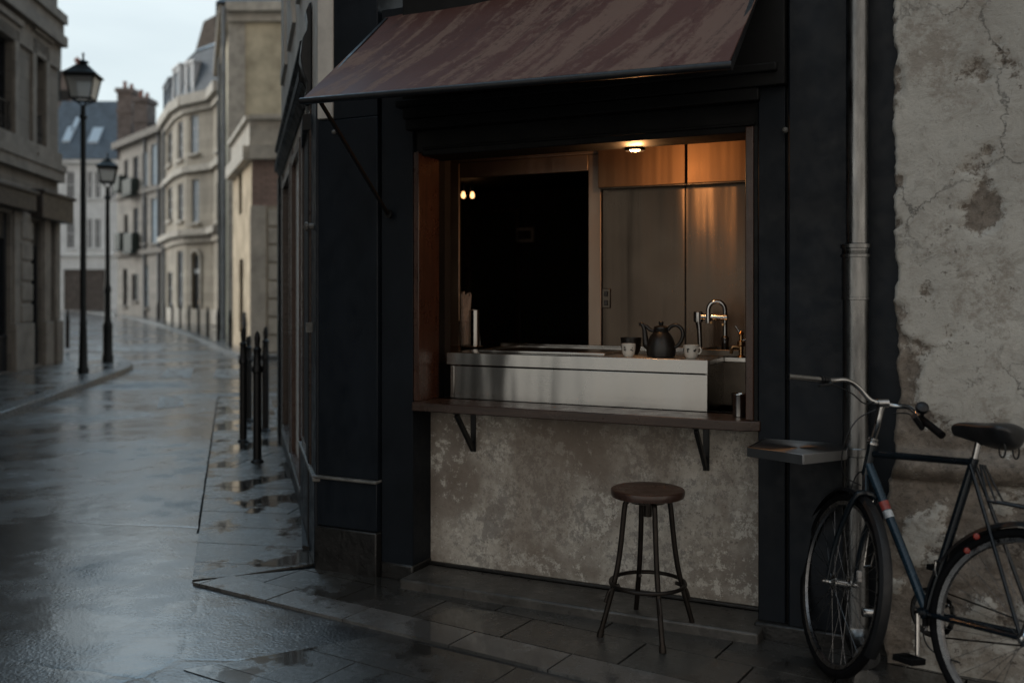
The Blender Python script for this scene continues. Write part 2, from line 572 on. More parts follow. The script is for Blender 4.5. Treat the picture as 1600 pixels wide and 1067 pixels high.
M['sign_brown'] = mk('brown_fascia', (.022, .017, .015), .3, 4, .5, .1)
M['window_white'] = mk('white_window_paint', (.55, .56, .57), .1, 6, .5, .1)
M['shutter'] = mk('pale_blue_shutter', (.36, .42, .46), .15, 6, .6, .1)
M['planter'] = mk('dark_green_planter', (.018, .028, .024), .3, 6, .6, .1)
M['garage'] = mk('dark_brown_garage', (.085, .070, .062), .3, 3, .6, .1)
M['gutter'] = mk('painted_zinc_gutter', (.12, .13, .14), .3, 3, .5, .1)


def glassy(name, c, rough=.06, ior=1.6):
    g = G(name)
    w = g.bump(g.noise(1.3, 2), .03, .02)
    return g.done(Base__Color=c, Roughness=rough, Normal=w, IOR=ior)


M['glass_dark'] = glassy('dark_window_glass', (.008, .009, .011), .06, 1.3)
M['glass_sky'] = glassy('pale_curtained_glass', (.30, .36, .42), .12)
M['glass_mid'] = glassy('grey_window_glass', (.09, .10, .115), .1)
M['glass_shop'] = mk('curtained_shop_glass', (.72, .70, .66), .12, 3, .35, .08, 0, .02, 20, spec=.2)
g = G('lantern_glass')
M['lantern_glass'] = g.done(Base__Color=(.55, .56, .55), Roughness=.35, Transmission__Weight=.75, IOR=1.2)
g = G('clear_cup_plastic')
M['clear'] = g.done(Base__Color=(.75, .68, .62), Roughness=.18, Transmission__Weight=.9, IOR=1.3)
M['bulb'] = emit('lit_bulb', (1, .66, .34), 24)
M['bulb_small'] = emit('lit_small_bulb', (1, .50, .20), 3.2)


def paint_mark():
    g = G('worn_road_paint')
    m = g.ramp(g.noise(3.5, 8, .7), (.38, 0), (.6, 1))
    col = g.mix(m, (.03, .03, .03), (.22, .225, .225))
    return g.done(Base__Color=col, Roughness=g.ramp(m, (0, .22), (1, .4)), Normal=g.bump(g.noise(60, 4), .2, .004))


M['mark'] = paint_mark()

# ------------------------------------------------------------------ frames of the corner shop
ANG = math.atan2(.4355, .9002)
P0 = V((-1.1303, 5.595, 0))                      # the street corner of the shop, on the pavement
MS = T(P0) @ Matrix.Rotation(-ANG, 4, 'Z')        # x along the front, y into the building, z up
MSI = MS.inverted()
CL = MSI @ CAM
R3 = MSI.to_3x3()


def lp(px, py, y=0.0):
    """shop-local x, z seen at a pixel on the plane y"""
    d = R3 @ ray(px, py)
    t = (y - CL.y) / d.y
    p = CL + d * t
    return p.x, p.z


def lx(px, y=0.0):
    return lp(px, HY, y)[0]


def lz(px, py, y=0.0):
    return lp(px, py, y)[1]


UW = V((-.2714, .9625, 0)).normalized()          # street side of the shop, away from the corner
NW = V((-UW.y, UW.x, 0))                          # outward, to the street

# ------------------------------------------------------------------ camera, world, sun
cam = bpy.data.cameras.new('camera')
cam.sensor_width = 36
cam.lens = 36 * FPX / 1600
cam.shift_y = -(533.5 - HY) / 1600
cam.clip_start = .05
cam.clip_end = 2000
cam.dof.use_dof = True
cam.dof.focus_distance = 4.75
cam.dof.aperture_fstop = 1.35
cam.dof.aperture_blades = 9
co = bpy.data.objects.new('camera', cam)
COL.objects.link(co)
co.location = CAM
co.rotation_euler = (R(90), 0, 0)
SC.camera = co

EL, AZ = 24.0, 288.0        # sun behind thick cloud, low on the left
w = bpy.data.worlds.new('World')
SC.world = w
w.use_nodes = True
nt = w.node_tree
bg = nt.nodes['Background']
sky = nt.nodes.new('ShaderNodeTexSky')
sky.sky_type = 'NISHITA'
sky.sun_disc = False
sky.sun_elevation = R(EL)
sky.sun_rotation = R(AZ)
sky.air_density = 1.0
sky.dust_density = 2.0
tc = nt.nodes.new('ShaderNodeTexCoord')
mp = nt.nodes.new('ShaderNodeMapping')
mp.inputs['Scale'].default_value = (1.2, 1.2, 5.0)
nt.links.new(tc.outputs['Generated'], mp.inputs['Vector'])
nz = nt.nodes.new('ShaderNodeTexNoise')
nz.inputs['Scale'].default_value = 1.7
nz.inputs['Detail'].default_value = 7
nt.links.new(mp.outputs[0], nz.inputs['Vector'])
rp = nt.nodes.new('ShaderNodeValToRGB')
rp.color_ramp.elements[0].position = .3
rp.color_ramp.elements[0].color = (4.45, 4.95, 5.15, 1)
rp.color_ramp.elements[1].position = .72
rp.color_ramp.elements[1].color = (6.3, 6.75, 6.7, 1)
nt.links.new(nz.outputs[0], rp.inputs[0])
mx = nt.nodes.new('ShaderNodeMix')
mx.data_type = 'RGBA'
sz = nt.nodes.new('ShaderNodeSeparateXYZ')
nt.links.new(tc.outputs['Generated'], sz.inputs[0])
mz = nt.nodes.new('ShaderNodeMapRange')
mz.inputs['From Min'].default_value = .12
mz.inputs['From Max'].default_value = .75
mz.inputs['To Min'].default_value = .93
mz.inputs['To Max'].default_value = .55
nt.links.new(sz.outputs[2], mz.inputs['Value'])
nt.links.new(mz.outputs[0], mx.inputs[0])       # cloud cover, thinner overhead
nt.links.new(sky.outputs[0], mx.inputs[6])
nt.links.new(rp.outputs[0], mx.inputs[7])
# the cloud is brightest over the end of the street and darkest behind the viewer
vm = nt.nodes.new('ShaderNodeVectorMath')
vm.operation = 'DOT_PRODUCT'
nt.links.new(tc.outputs['Generated'], vm.inputs[0])
vm.inputs[1].default_value = V((-.45, .85, .28)).normalized()
mr = nt.nodes.new('ShaderNodeMapRange')
mr.interpolation_type = 'SMOOTHSTEP'
mr.inputs['From Min'].default_value = -.75
mr.inputs['From Max'].default_value = .95
mr.inputs['To Min'].default_value = 0
mr.inputs['To Max'].default_value = 1
nt.links.new(vm.outputs['Value'], mr.inputs['Value'])
m2_ = nt.nodes.new('ShaderNodeMix')
m2_.data_type = 'RGBA'
m2_.blend_type = 'MULTIPLY'
m2_.inputs[0].default_value = 1
nt.links.new(mx.outputs[2], m2_.inputs[6])
rg_ = nt.nodes.new('ShaderNodeValToRGB')
rg_.color_ramp.elements[0].position = 0
rg_.color_ramp.elements[0].color = (1.26, 1.05, .90, 1)
rg_.color_ramp.elements[1].position = 1
rg_.color_ramp.elements[1].color = (1.36, 1.40, 1.40, 1)
nt.links.new(mr.outputs[0], rg_.inputs[0])
nt.links.new(rg_.outputs[0], m2_.inputs[7])
zr = nt.nodes.new('ShaderNodeMapRange')
zr.interpolation_type = 'SMOOTHSTEP'
zr.inputs['From Min'].default_value = .28
zr.inputs['From Max'].default_value = .62
nt.links.new(sz.outputs[2], zr.inputs['Value'])
zm = nt.nodes.new('ShaderNodeMath')
zm.operation = 'MULTIPLY'
nt.links.new(zr.outputs[0], zm.inputs[0])
nt.links.new(mr.outputs[0], zm.inputs[1])
zc_r = nt.nodes.new('ShaderNodeValToRGB')
zc_r.color_ramp.elements[0].position = 0
zc_r.color_ramp.elements[0].color = (1, 1, 1, 1)
zc_r.color_ramp.elements[1].position = 1
zc_r.color_ramp.elements[1].color = (1.45, 1.9, 2.25, 1)
nt.links.new(zm.outputs[0], zc_r.inputs[0])
m3_ = nt.nodes.new('ShaderNodeMix')
m3_.data_type = 'RGBA'
m3_.blend_type = 'MULTIPLY'
m3_.inputs[0].default_value = 1
nt.links.new(m2_.outputs[2], m3_.inputs[6])
nt.links.new(zc_r.outputs[0], m3_.inputs[7])
nt.links.new(m3_.outputs[2], bg.inputs['Color'])
bg.inputs['Strength'].default_value = .12

sl = bpy.data.lights.new('sun', 'SUN')
sl.energy = 2.0
sl.angle = R(25)
sl.color = (1, .95, .88)
so = bpy.data.objects.new('sun', sl)
COL.objects.link(so)
# direction towards the sun: azimuth measured like the sky texture (clockwise from +Y)
sd = V((math.sin(R(AZ)) * math.cos(R(EL)), math.cos(R(AZ)) * math.cos(R(EL)), math.sin(R(EL))))
so.rotation_euler = sd.to_track_quat('Z', 'Y').to_euler()
so.location = sd * 60

SC.view_settings.view_transform = 'Standard'
SC.view_settings.look = 'None'
SC.view_settings.exposure = 0
SC.view_settings.gamma = 1
SC.render.engine = 'CYCLES'
SC.cycles.max_bounces = 8
SC.cycles.sample_clamp_indirect = 4

# ------------------------------------------------------------------ ground
ZR = -.013
mb = MB()
for a, b in ((-400, -40), (-40, 40), (40, 400)):
    for c, d in ((-60, 60), (60, 500)):
        mb.quad((a, c, ZR), (b, c, ZR), (b, d, ZR), (a, d, ZR))
struct(mb.build('road', M['asphalt']))


def clip(poly, reg):
    """clip a convex polygon to a convex region (both counter-clockwise)"""
    out = poly
    n = len(reg)
    for i in range(n):
        a, b = reg[i], reg[(i + 1) % n]
        e = (b[0] - a[0], b[1] - a[1])
        inp, out = out, []
        if not inp:
            return []

        def side(p):
            return e[0] * (p[1] - a[1]) - e[1] * (p[0] - a[0])
        for j in range(len(inp)):
            p, q = inp[j - 1], inp[j]
            sp, sq = side(p), side(q)
            if (sp >= 0) != (sq >= 0):
                t = sp / (sp - sq)
                out.append((p[0] + (q[0] - p[0]) * t, p[1] + (q[1] - p[1]) * t))
            if sq >= 0:
                out.append(q)
    return out


def ccw(poly):
    a = sum(poly[i][0] * poly[(i + 1) % len(poly)][1] - poly[(i + 1) % len(poly)][0] * poly[i][1] for i in range(len(poly)))
    return poly if a > 0 else poly[::-1]


def paving(mb, reg, org, ax, rows, colw, ztop, zbot, gap=.004, stag=.5, jit=.0012, n=60):
    reg = ccw(reg)
    ax = V(ax).normalized()
    ay = V((-ax.y, ax.x))
    v = 0
    k = 0
    while k < n:
        h = rows[min(k, len(rows) - 1)]
        u = -10 - (stag * colw if k % 2 else 0) + random.uniform(-.1, .1)
        while u < 16:
            wd = colw * random.uniform(.82, 1.2)
            c = [(u + gap, v + gap), (u + wd - gap, v + gap), (u + wd - gap, v + h - gap), (u + gap, v + h - gap)]
            pw = [(org[0] + ax.x * x + ay.x * y, org[1] + ax.y * x + ay.y * y) for x, y in c]
            pc = clip(pw, reg)
            if len(pc) > 2:
                dz = random.uniform(-jit, jit)
                sx, sy = random.uniform(-.002, .002), random.uniform(-.002, .002)
                cx = sum(p[0] for p in pc) / len(pc)
                cy = sum(p[1] for p in pc) / len(pc)
                m = len(pc)
                top = [(p[0], p[1], ztop + dz + sx * (p[0] - cx) + sy * (p[1] - cy)) for p in pc]
                bev = [(p[0] + (p[0] - cx) * .004, p[1] + (p[1] - cy) * .004, t[2] - .004) for p, t in zip(pc, top)]
                bot = [(p[0], p[1], zbot) for p in bev]
                fs = [tuple(range(m))]
                for i in range(m):
                    j = (i + 1) % m
                    fs.append((m + i, m + j, j, i))
                    fs.append((2 * m + i, 2 * m + j, m + j, m + i))
                mb.add(top + bev + bot, fs)
            u += wd
        v += h
        k += 1


K0 = V((-1.77, 5.31))
DK = V((.842, -.539)).normalized()
KS = V((-.2790, .9603)).normalized()
C0 = P0.xy
U2 = V((.9002, -.4355))
regF = [tuple(K0), tuple(K0 + DK * 6.2), tuple(C0 + U2 * 6.6), tuple(C0)]
W2 = UW.xy
regS = [tuple(K0), tuple(K0 + V((-DK.y, DK.x)) * .215 + DK * .10), tuple(C0), tuple(C0 + W2 * 9.6), tuple(K0 + KS * 10.0)]
mb = MB()
NK = V((-DK.y, DK.x))
regK = [tuple(K0), tuple(K0 + DK * 6.2), tuple(K0 + DK * 6.2 + NK * .215), tuple(K0 + NK * .215 + DK * .10)]
kb = MB()
paving(kb, regK, K0, DK, [.215], .62, .002, ZR - .02, n=1, gap=.0045)
struct(kb.build('kerb', M['kerb_slab'], smooth=20))
regF = [tuple(K0 + NK * .215 + DK * .10), tuple(K0 + DK * 6.2 + NK * .215), tuple(C0 + U2 * 6.6), tuple(C0)]
paving(mb, regF, K0 + NK * .215, DK, [.30, .34, .36], .52, 0, ZR - .02, n=8, gap=.0055)
paving(mb, regS, K0 - V((.2, 0)), V((.985, -.17)), [.42], 3.0, 0, ZR - .02, stag=.31, n=26, gap=.0055)
struct(mb.build('pavement', M['slab'], smooth=20))
mb = MB()
inn = .02
mb.prism([tuple(K0 + V((.03, .01))), tuple(K0 + DK * 6.2), tuple(C0 + U2 * 6.6), tuple(C0), tuple(C0 + W2 * 9.6), tuple(K0 + KS * 10.0 + V((.03, 0)))][::-1], ZR - .01, -.012)
struct(mb.build('pavement_bed', M['joint']))

# flush slabs let into the carriageway in front of the shop
c0 = ground(287, 1047, ZR)
mb = MB()
A = V((.885, .465)).normalized()
B = V((.847, -.53)).normalized()
reg = ccw([tuple(c0.xy), tuple(c0.xy + A * .9), tuple(c0.xy + A * .9 + B * 2.6), tuple(c0.xy + B * 2.6)])
paving(mb, reg, c0.xy + A * 1.6, B, [.32], .75, ZR + .004, ZR - .02, gap=.003, n=1)
paving(mb, reg, c0.xy - V((B.y, -B.x)) * -.9, B, [.34], .8, ZR + .004, ZR - .02, gap=.003, n=7)
struct(mb.build('road_slabs', M['slab'], smooth=20))

mb = MB()
pa_, pb_ = K0 + V((-.012, 0)), K0 + KS * 10.0 + V((-.012, 0))
gq = []
for k in range(60):
    p = pa_ + (pb_ - pa_) * (k / 59)
    w2 = .006 + .010 * noise.noise(V((k * .7, 3, 0)))
    gq.append(((p.x - w2, p.y, ZR + .002), (p.x + .02, p.y, ZR + .002)))
mb.add([q for r_ in gq for q in r_], [(2 * k, 2 * k + 1, 2 * k + 3, 2 * k + 2) for k in range(7, 59)])
struct(mb.build('gutter_joint', M['joint']))

# worn crossing paint
mb = MB()
for q in (((250, 590), (298, 590), (303, 575), (262, 575)), ((333, 591), (374, 591), (374, 577), (338, 577)),
          ((150, 549), (252, 549), (255, 541), (152, 541)), ((246, 637), (288, 634), (284, 618), (250, 620))):
    mb.add([ground(*p, ZR + .004) for p in q], [(0, 1, 2, 3)])
struct(mb.build('road_marking', M['mark']))

# far-side pavements
ZP = .09


def pave_block(name, kerb, back, kw=.28):
    """raised pavement: kerb polyline in front, back polyline behind"""
    mb = MB()
    mb.prism([tuple(p) for p in kerb] + [tuple(p) for p in back[::-1]], ZR - .1, ZP)
    o = struct(mb.build(name, M['slab_left'], smooth=20))
    k = MB()
    for a, b in zip(kerb[:-1], kerb[1:]):
        d = (V(b) - V(a)).normalized()
        n = V((-d.y, d.x))
        c = V(back[len(back) // 2])
        if n.dot(c - V(a)) < 0:
            n = -n
        a2, b2 = V(a) - n * .012, V(b) - n * .012
        k.prism([tuple(a2), tuple(b2), tuple(b2 + n * kw), tuple(a2 + n * kw)], ZR - .1, ZP + .006)
    struct(k.build('kerb', M['kerb'], bevel=.015))
    return o


kl = [(-3.2, -6), (-5.0, 2.5), (-6.1, 9.5)] + [tuple(ground(px, py, ZP).xy) for px, py in ((0, 645), (70, 621), (128, 600), (175, 583), (200, 574), (207, 569), (203, 563), (185, 556), (160, 551))] + [(-14, 24.6), (-26, 25.2)]
bl = [(-6.4, -6), (-9.99, 21.1), (-26, 19)]
pave_block('left_pavement', kl, bl)
kr = [(14, 20.0), (2, 22.6), (-5.9, 23.3), (-6.75, 23.7)] + [tuple(ground(px, py, ZP).xy) for px, py in ((340, 541), (300, 522), (250, 506), (185, 491))] + [(-38, 84)]
br = [(14, 24.5), (-6.65, 24.5), (-9.2, 32), (-14.5, 46), (-20, 58), (-27.5, 68), (-34, 84.6)]
pave_block('right_pavement', kr, br)


# ------------------------------------------------------------------ walls with real openings
def frame_of(P, Q):
    P, Q = V((*P, 0)), V((*Q, 0))
    x = (Q - P).normalized()
    n = V((x.y, -x.x, 0))
    if n.dot(-P) < 0:
        n = -n
    # y axis points into the wall
    Mx = Matrix(((x.x, -n.x, 0, P.x), (x.y, -n.y, 0, P.y), (0, 0, 1, 0), (0, 0, 0, 1)))
    return Mx, (Q - P).length


class Wall:
    def __init__(self, P, Q, z0, z1, th=.25):
        self.M, self.L = frame_of(P, Q)
        self.z0, self.z1, self.th = z0, z1, th
        self.ops = []

    def px(self, px, py, y=0.0):
        I = self.M.inverted()
        c = I @ CAM
        d = I.to_3x3() @ ray(px, py)
        t = (y - c.y) / d.y
        p = c + d * t
        return p.x, p.z

    def rect(self, x0, x1, y0, y1):
        """opening from a pixel rectangle"""
        m = (x0 + x1) / 2
        a, b = self.px(x0, HY)[0], self.px(x1, HY)[0]
        zt, zb = self.px(m, y0)[1], self.px(m, y1)[1]
        r = (min(a, b), max(a, b), zb, zt)
        self.ops.append(r)
        return r

    def op(self, a, b, z0, z1):
        self.ops.append((a, b, z0, z1))
        return self.ops[-1]

    def mesh(self, mb):
        xs = sorted({0, self.L, *[min(max(o[0], 0), self.L) for o in self.ops], *[min(max(o[1], 0), self.L) for o in self.ops]})
        zs = sorted({self.z0, self.z1, *[o[2] for o in self.ops], *[o[3] for o in self.ops]})
        old = mb.M
        mb.M = self.M
        for a, b in zip(xs[:-1], xs[1:]):
            for c, d in zip(zs[:-1], zs[1:]):
                m, n = (a + b) / 2, (c + d) / 2
                if any(o[0] < m < o[1] and o[2] < n < o[3] for o in self.ops):
                    continue
                mb.quad((a, 0, c), (b, 0, c), (b, 0, d), (a, 0, d))
        for a, b, c, d in self.ops:
            t = self.th
            mb.quad((a, 0, c), (a, t, c), (a, t, d), (a, 0, d))
            mb.quad((b, 0, c), (b, 0, d), (b, t, d), (b, t, c))
            mb.quad((a, 0, d), (a, t, d), (b, t, d), (b, 0, d))
            mb.quad((a, 0, c), (b, 0, c), (b, t, c), (a, t, c))
        mb.M = old

    def band(self, mb, z0, z1, out, a=None, b=None):
        old = mb.M
        mb.M = self.M
        mb.box(0 if a is None else a, self.L if b is None else b, -out, .02, z0, z1)
        mb.M = old

    def window(self, parent, o, fm, pm, cols=2, rows=3, depth=.16, sill=None, name='window', bar=.05, sp=.14):
        a, b, c, d = o
        f = MB(self.M)
        fw = min(.07, (b - a) * .12)
        y0, y1 = depth - .05, depth
        f.box(a, a + fw, y0, y1, c, d)
        f.box(b - fw, b, y0, y1, c, d)
        f.box(a + fw, b - fw, y0, y1, c, c + fw)
        f.box(a + fw, b - fw, y0, y1, d - fw, d)
        for i in range(1, cols):
            x = a + (b - a) * i / cols
            f.box(x - bar / 2, x + bar / 2, y0 + .004, y1, c + fw, d - fw)
        for i in range(1, rows):
            z = c + (d - c) * i / rows
            f.box(a + fw, b - fw, y0 + .012, y1, z - bar * .35, z + bar * .35)
        wo = f.build(name, fm, parent)
        p = MB(self.M)
        p.quad((a, depth - .012, c), (b, depth - .012, c), (b, depth - .012, d), (a, depth - .012, d))
        p.build('pane', pm, wo)
        if sill:
            s = MB(self.M)
            s.box(a - .12, b + .12, -sp, .06, c - .13, c)
            s.build('sill', sill, wo)
        return wo


def z_of(px, py, d):
    return CH + (HY - py) / FPX * d


# ------------------------------------------------------------------ building on the left
E = V((-9.99, 21.1))
DL = V((-.1323, .991))
S0 = E - DL * 21.6
left = thing('corner_building', 'grey stone building with dark ground-floor shops across the road from the hatch', 'building', T(E.to_3d()))
LH = 13.5
wl = Wall(tuple(S0), tuple(E), -.1, LH, .2)
ops_up = [wl.rect(53, 68, 83, 243), wl.rect(-26, 19, 48, 222)]
st = wl.L
w0 = ops_up[1]
step = 3.35
for k in range(1, 7):
    if w0[0] - step * k < .5:
        break
    ops_up.append(wl.op(w0[0] - step * k, w0[1] - step * k, w0[2], w0[3]))
ops_hi = [wl.op(o[0], o[1], o[3] + 1.95, o[3] + 3.6) for o in ops_up]
zc = z_of(90, 270, 21)
shop1 = wl.rect(47, 65, 345, 572)
shop2 = wl.rect(77, 83, 345, 566)
shop3 = wl.rect(-60, 17, 325, 590)
shop3 = (shop3[0], shop3[1], .1, shop3[3])
wl.ops[-1] = shop3
wl.ops[-2] = shop2 = (shop2[0], shop2[1], .12, shop2[3])
wl.ops[-3] = shop1 = (shop1[0], shop1[1], .12, shop1[3])
shops = [shop1, shop2, shop3]
x = shop3[0] - .8
while x > 2.5:
    shops.append(wl.op(x - 2.2, x, .12, shop3[3]))
    x -= 3.1
mb = MB()
wl.mesh(mb)
mb.add([(E.x, E.y, -.1), (E.x - 9, E.y - 1.2, -.1), (E.x - 9, E.y - 1.2, LH), (E.x, E.y, LH)], [(0, 1, 2, 3)])
mb.add([(S0.x, S0.y, -.1), (S0.x - 9, S0.y - 1.2, -.1), (S0.x - 9, S0.y - 1.2, LH), (S0.x, S0.y, LH)], [(0, 1, 2, 3)])
mb.build('wall', M['stone_left'], left)
rf = MB()
rf.loft([(S0.x + .3, S0.y), (E.x + .3, E.y + .3), (E.x - 9, E.y - .9), (S0.x - 9, S0.y - 1.2)], LH,
        [(S0.x - 2, S0.y), (E.x - 2, E.y - 2), (E.x - 7, E.y - 2.4), (S0.x - 7, S0.y - 1)], LH + 2.2)
rf.build('roof', M['slate'], left)
tr = MB()
wl.band(tr, zc, zc + .14, .20)
wl.band(tr, zc - .22, zc, .16)
wl.band(tr, zc + .14, zc + .42, .10)
zt = z_of(84, 66, 20.6)
wl.band(tr, zt, zt + .22, .22)
wl.band(tr, zt + .22, zt + .5, .14)
wl.band(tr, zt + .5, zt + .7, .22)
wl.band(tr, zt - .5, zt, .06)
wl.band(tr, LH - .3, LH, .5)
tr.build('cornice', M['trim_left'], left)
for i, o in enumerate(ops_up + ops_hi):
    wo = wl.window(left, o, M['shop_dark'], M['glass_dark'], 2, 3, .18, M['trim_left'])
    gd = MB(wl.M)
    for zz in (o[2] + .12, o[2] + .85):
        gd.tube([(o[0] + .02, .04, zz), (o[1] - .02, .04, zz)], .018, 6)
    nb = 7
    for j in range(nb):
        xx = o[0] + .06 + (o[1] - o[0] - .12) * j / (nb - 1)
        gd.tube([(xx, .04, o[2] + .02), (xx, .04, o[2] + .85)], .012, 5)
        gd.tube([(xx, .04, o[2] + .3), (xx + .05, .02, o[2] + .45), (xx, .04, o[2] + .6)], .011, 5)
    gd.build('guard', M['iron'], wo)
    sr = MB(wl.M)
    fw = .22
    sr.box(o[0] - fw, o[0] - .002, -.06, .03, o[2], o[3] + fw)
    sr.box(o[1] + .002, o[1] + fw, -.06, .03, o[2], o[3] + fw)
    sr.box(o[0] - .002, o[1] + .002, -.06, .03, o[3] + .002, o[3] + fw)
    sr.box(o[0] - fw - .06, o[1] + fw + .06, -.13, .03, o[3] + fw + .1, o[3] + fw + .22)
    sr.build('surround', M['trim_left'], wo)
for i, o in enumerate(shops):
    f = MB(wl.M)
    f.box(o[0], o[1], .07, .16, o[2], o[2] + .62)
    f.box(o[0], o[0] + .09, .08, .16, o[2] + .62, o[3])
    f.box(o[1] - .09, o[1], .08, .16, o[2] + .62, o[3])
    f.box(o[0] + .09, o[1] - .09, .08, .16, o[3] - .5, o[3])
    f.box(o[0] + .02, o[1] - .02, .05, .07, o[2] + .62, o[2] + .7)
    sf = f.build('shop_window', M['shop_dark'], left, bevel=.01)
    p = MB(wl.M)
    p.quad((o[0], .13, o[2] + .62), (o[1], .13, o[2] + .62), (o[1], .13, o[3] - .5), (o[0], .13, o[3] - .5))
    p.build('pane', M['glass_dark'], sf)
# projecting fascias over the shops
for (x0, x1, y0, y1) in ((-60, 34, 300, 327), (44, 96, 308, 345)):
    m = (max(x0, 0) + x1) / 2
    a, zt_ = wl.px(x0, HY)[0], wl.px(m, y0)[1]
    b, zb_ = wl.px(x1, HY)[0], wl.px(m, y1)[1]
    b = min(b, wl.L + .2)
    f = MB(wl.M)
    f.box(a, b, -.28, .01, zb_, zt_)
    f.box(a - .04, b + .04, -.33, .02, zt_, zt_ + .07)
    f.build('sign_board', M['sign_brown'], left, bevel=.012)
for k, (p0_, p1_) in enumerate(((19, 45), (66.5, 76), (84, 92))):
    a, b = wl.px(p0_, HY)[0], wl.px(p1_, HY)[0]
    if k == 2:
        b = wl.L + .05
    f = MB(wl.M)
    f.box(a - .05, b + .05, -.10, .01, .08, 1.0)
    f.box(a, b, -.05, .01, 1.0, 3.2)
    zz = 1.0
    while k == 0 and zz < 3.0:
        f.box(a + (b - a) * .35, b + .02, -.08, .01, zz + .03, zz + .37)
        zz += .41
    f.build('pier', M['trim_left'], left, bevel=.015)


# ------------------------------------------------------------------ far right: annex, tall cream house, bay house, grey house, end house
def flatten(z):
    return z


AC = at(393, HY, 24.5).xy                 # annex corner
AF = at(364, HY, 28.9).xy
annex = thing('corner_annex', 'low corner building with pale stone parapet and red brick upper wall', 'building', T(AC.to_3d()))
wa = Wall(tuple(AC), (14, 24.0), 0, 5.0)
wb = Wall(tuple(AF), tuple(AC), 0, 5.0)
ow1 = wb.rect(373, 378, 270, 335)
ow2 = wb.rect(374, 380, 405, 520)
zA = z_of(393, 188, 24.5)
zB = z_of(393, 250, 24.5)
zBrick = z_of(410, 322, 24.5)
lo = MB()
wa.z1 = zBrick
wa.mesh(lo)
lo.build('wall', M['beige_stone'], annex)
lo = MB()
wb.z1 = zB
wb.mesh(lo)
lo.build('wall', M['ochre'], annex)
bk = MB(wa.M)
bk.box(.012, wa.L, .0, .3, zBrick, zB)
bk.build('brick_wall', M['brick'], annex)
cn = MB()
for ww in (wa, wb):
    cn = MB()
    ww.band(cn, zB, zB + .36, .22)
    ww.band(cn, zB + .36, zA, .05)
    ww.band(cn, zA, zA + .12, .16)
    cn.build('parapet', M['beige_trim'], annex)
rf = MB()
rf.prism([tuple(AF), tuple(AC + V((.02, .05))), (14, 24.1), (14, 29)], zA - .3, zA - .2)
rf.build('roof', M['zinc_roof'], annex)
qn = MB(wa.M)
zz = .1
while zz < zBrick - .3:
    qn.box(.45, 3.2, -.05, .01, zz, zz + .40)
    zz += .46
qn.box(-.02, .38, -.06, .05, .1, zBrick)
qn.build('quoin', M['beige_trim'], annex, bevel=.01)
wb.window(annex, ow1, M['shop_dark'], M['glass_mid'], 2, 3, .12)
wb.window(annex, ow2, M['shop_dark'], M['glass_dark'], 2, 2, .12)

# tall cream house
d1 = 32.0
TC = at(358, HY, d1).xy
TF = at(346, HY, 41.5).xy
zT = z_of(400, 17, d1)
tall = thing('cream_house', 'tall house with blank ochre cream gable wall above the low brick corner building', 'building', T(TC.to_3d()))
wt = Wall(tuple(TC), (12, 31.2), 0, zT)
wt2 = Wall(tuple(TF), tuple(TC), 0, zT)
tm = MB()
wt.mesh(tm)
o1 = wt2.op(2.0, 3.2, 4.4, 6.6)
o2 = wt2.op(5.6, 6.8, 4.4, 6.6)
o3 = wt2.op(2.0, 3.2, 7.6, 9.6)
o4 = wt2.op(5.6, 6.8, 7.6, 9.6)
wt2.mesh(tm)
tm.build('wall', M['cream_wall'], tall)
for o in (o1, o2, o3, o4):
    wt2.window(tall, o, M['window_white'], M['glass_sky'], 2, 3, .1, M['beige_trim'])
cn = MB()
for ww in (wt, wt2):
    cn = MB()
    ww.band(cn, zT - .1, zT + .2, .35)
    ww.band(cn, zT - .4, zT - .1, .15)
    cn.build('cornice', M['beige_trim'], tall)
rf = MB()
rf.loft([(TC.x - .35, TC.y - .3), (12, 30.9), (12, 44), (TF.x - .3, TF.y)], zT + .2,
        [(TC.x + .6, TC.y + 3), (12, 34), (12, 42), (TF.x + 1.2, TF.y - .2)], zT + 2.6)
rf.build('roof', M['slate'], tall)
gp = MB()
for px, d in ((357, 31.7), (349, 38)):
    p = at(px, HY, d).xy
    gp.tube([(p.x - .12, p.y - .12, .1), (p.x - .12, p.y - .12, zT)], .07, 8)
gp.build('drainpipe', M['gutter'], tall)
qn = MB(wt.M)
qn.box(-.03, .55, -.03, .05, .0, zT - .4)
qn.build('quoin', M['beige_trim'], tall)

# beige house with a bowed front
HB = 11.3
dB = lambda y: FPX * (HB - CH) / (HY - y)
Q = [at(346.5, HY, 45.0).xy, at(334, HY, 47.2).xy, at(291, HY, 48.7).xy, at(275, HY, 50.5).xy, at(257, HY, 55.5).xy]
bow = thing('bow_front_house', 'beige bow-fronted house with slate mansard roof, dormers and an arched doorway', 'building', T(Q[2].to_3d()))
ws = [Wall(tuple(Q[i + 1]), tuple(Q[i]), 0, HB) for i in range(4)]
wins = []
fl = ws[1]
for r in ((297, 310, 180, 240), (299, 311, 280, 348)):
    wins.append((fl, fl.rect(*r), M['glass_sky'], 'window'))
door = fl.rect(300, 313, 398, 505)
door = (door[0], door[1], .09, door[3])
fl.ops[-1] = door
for r in ((278, 286, 190, 250), (278, 286, 287, 345)):
    wins.append((ws[2], ws[2].rect(*r), M['glass_mid'], 'window'))
ws[2].rect(277, 286, 392, 505)
wins.append((ws[2], ws[2].ops[-1], M['glass_mid'], 'window'))
for r in ((262, 269, 205, 258), (262, 269, 293, 345), (262, 269, 425, 500)):
    wins.append((ws[3], ws[3].rect(*r), M['glass_dark'], 'window'))
for r in ((338.5, 343, 165, 235), (338.5, 343, 285, 345)):
    wins.append((ws[0], ws[0].rect(*r), M['glass_sky'], 'window'))
bmh = MB()
for ww in ws:
    ww.mesh(bmh)
bmh.build('wall', M['beige_stone'], bow)
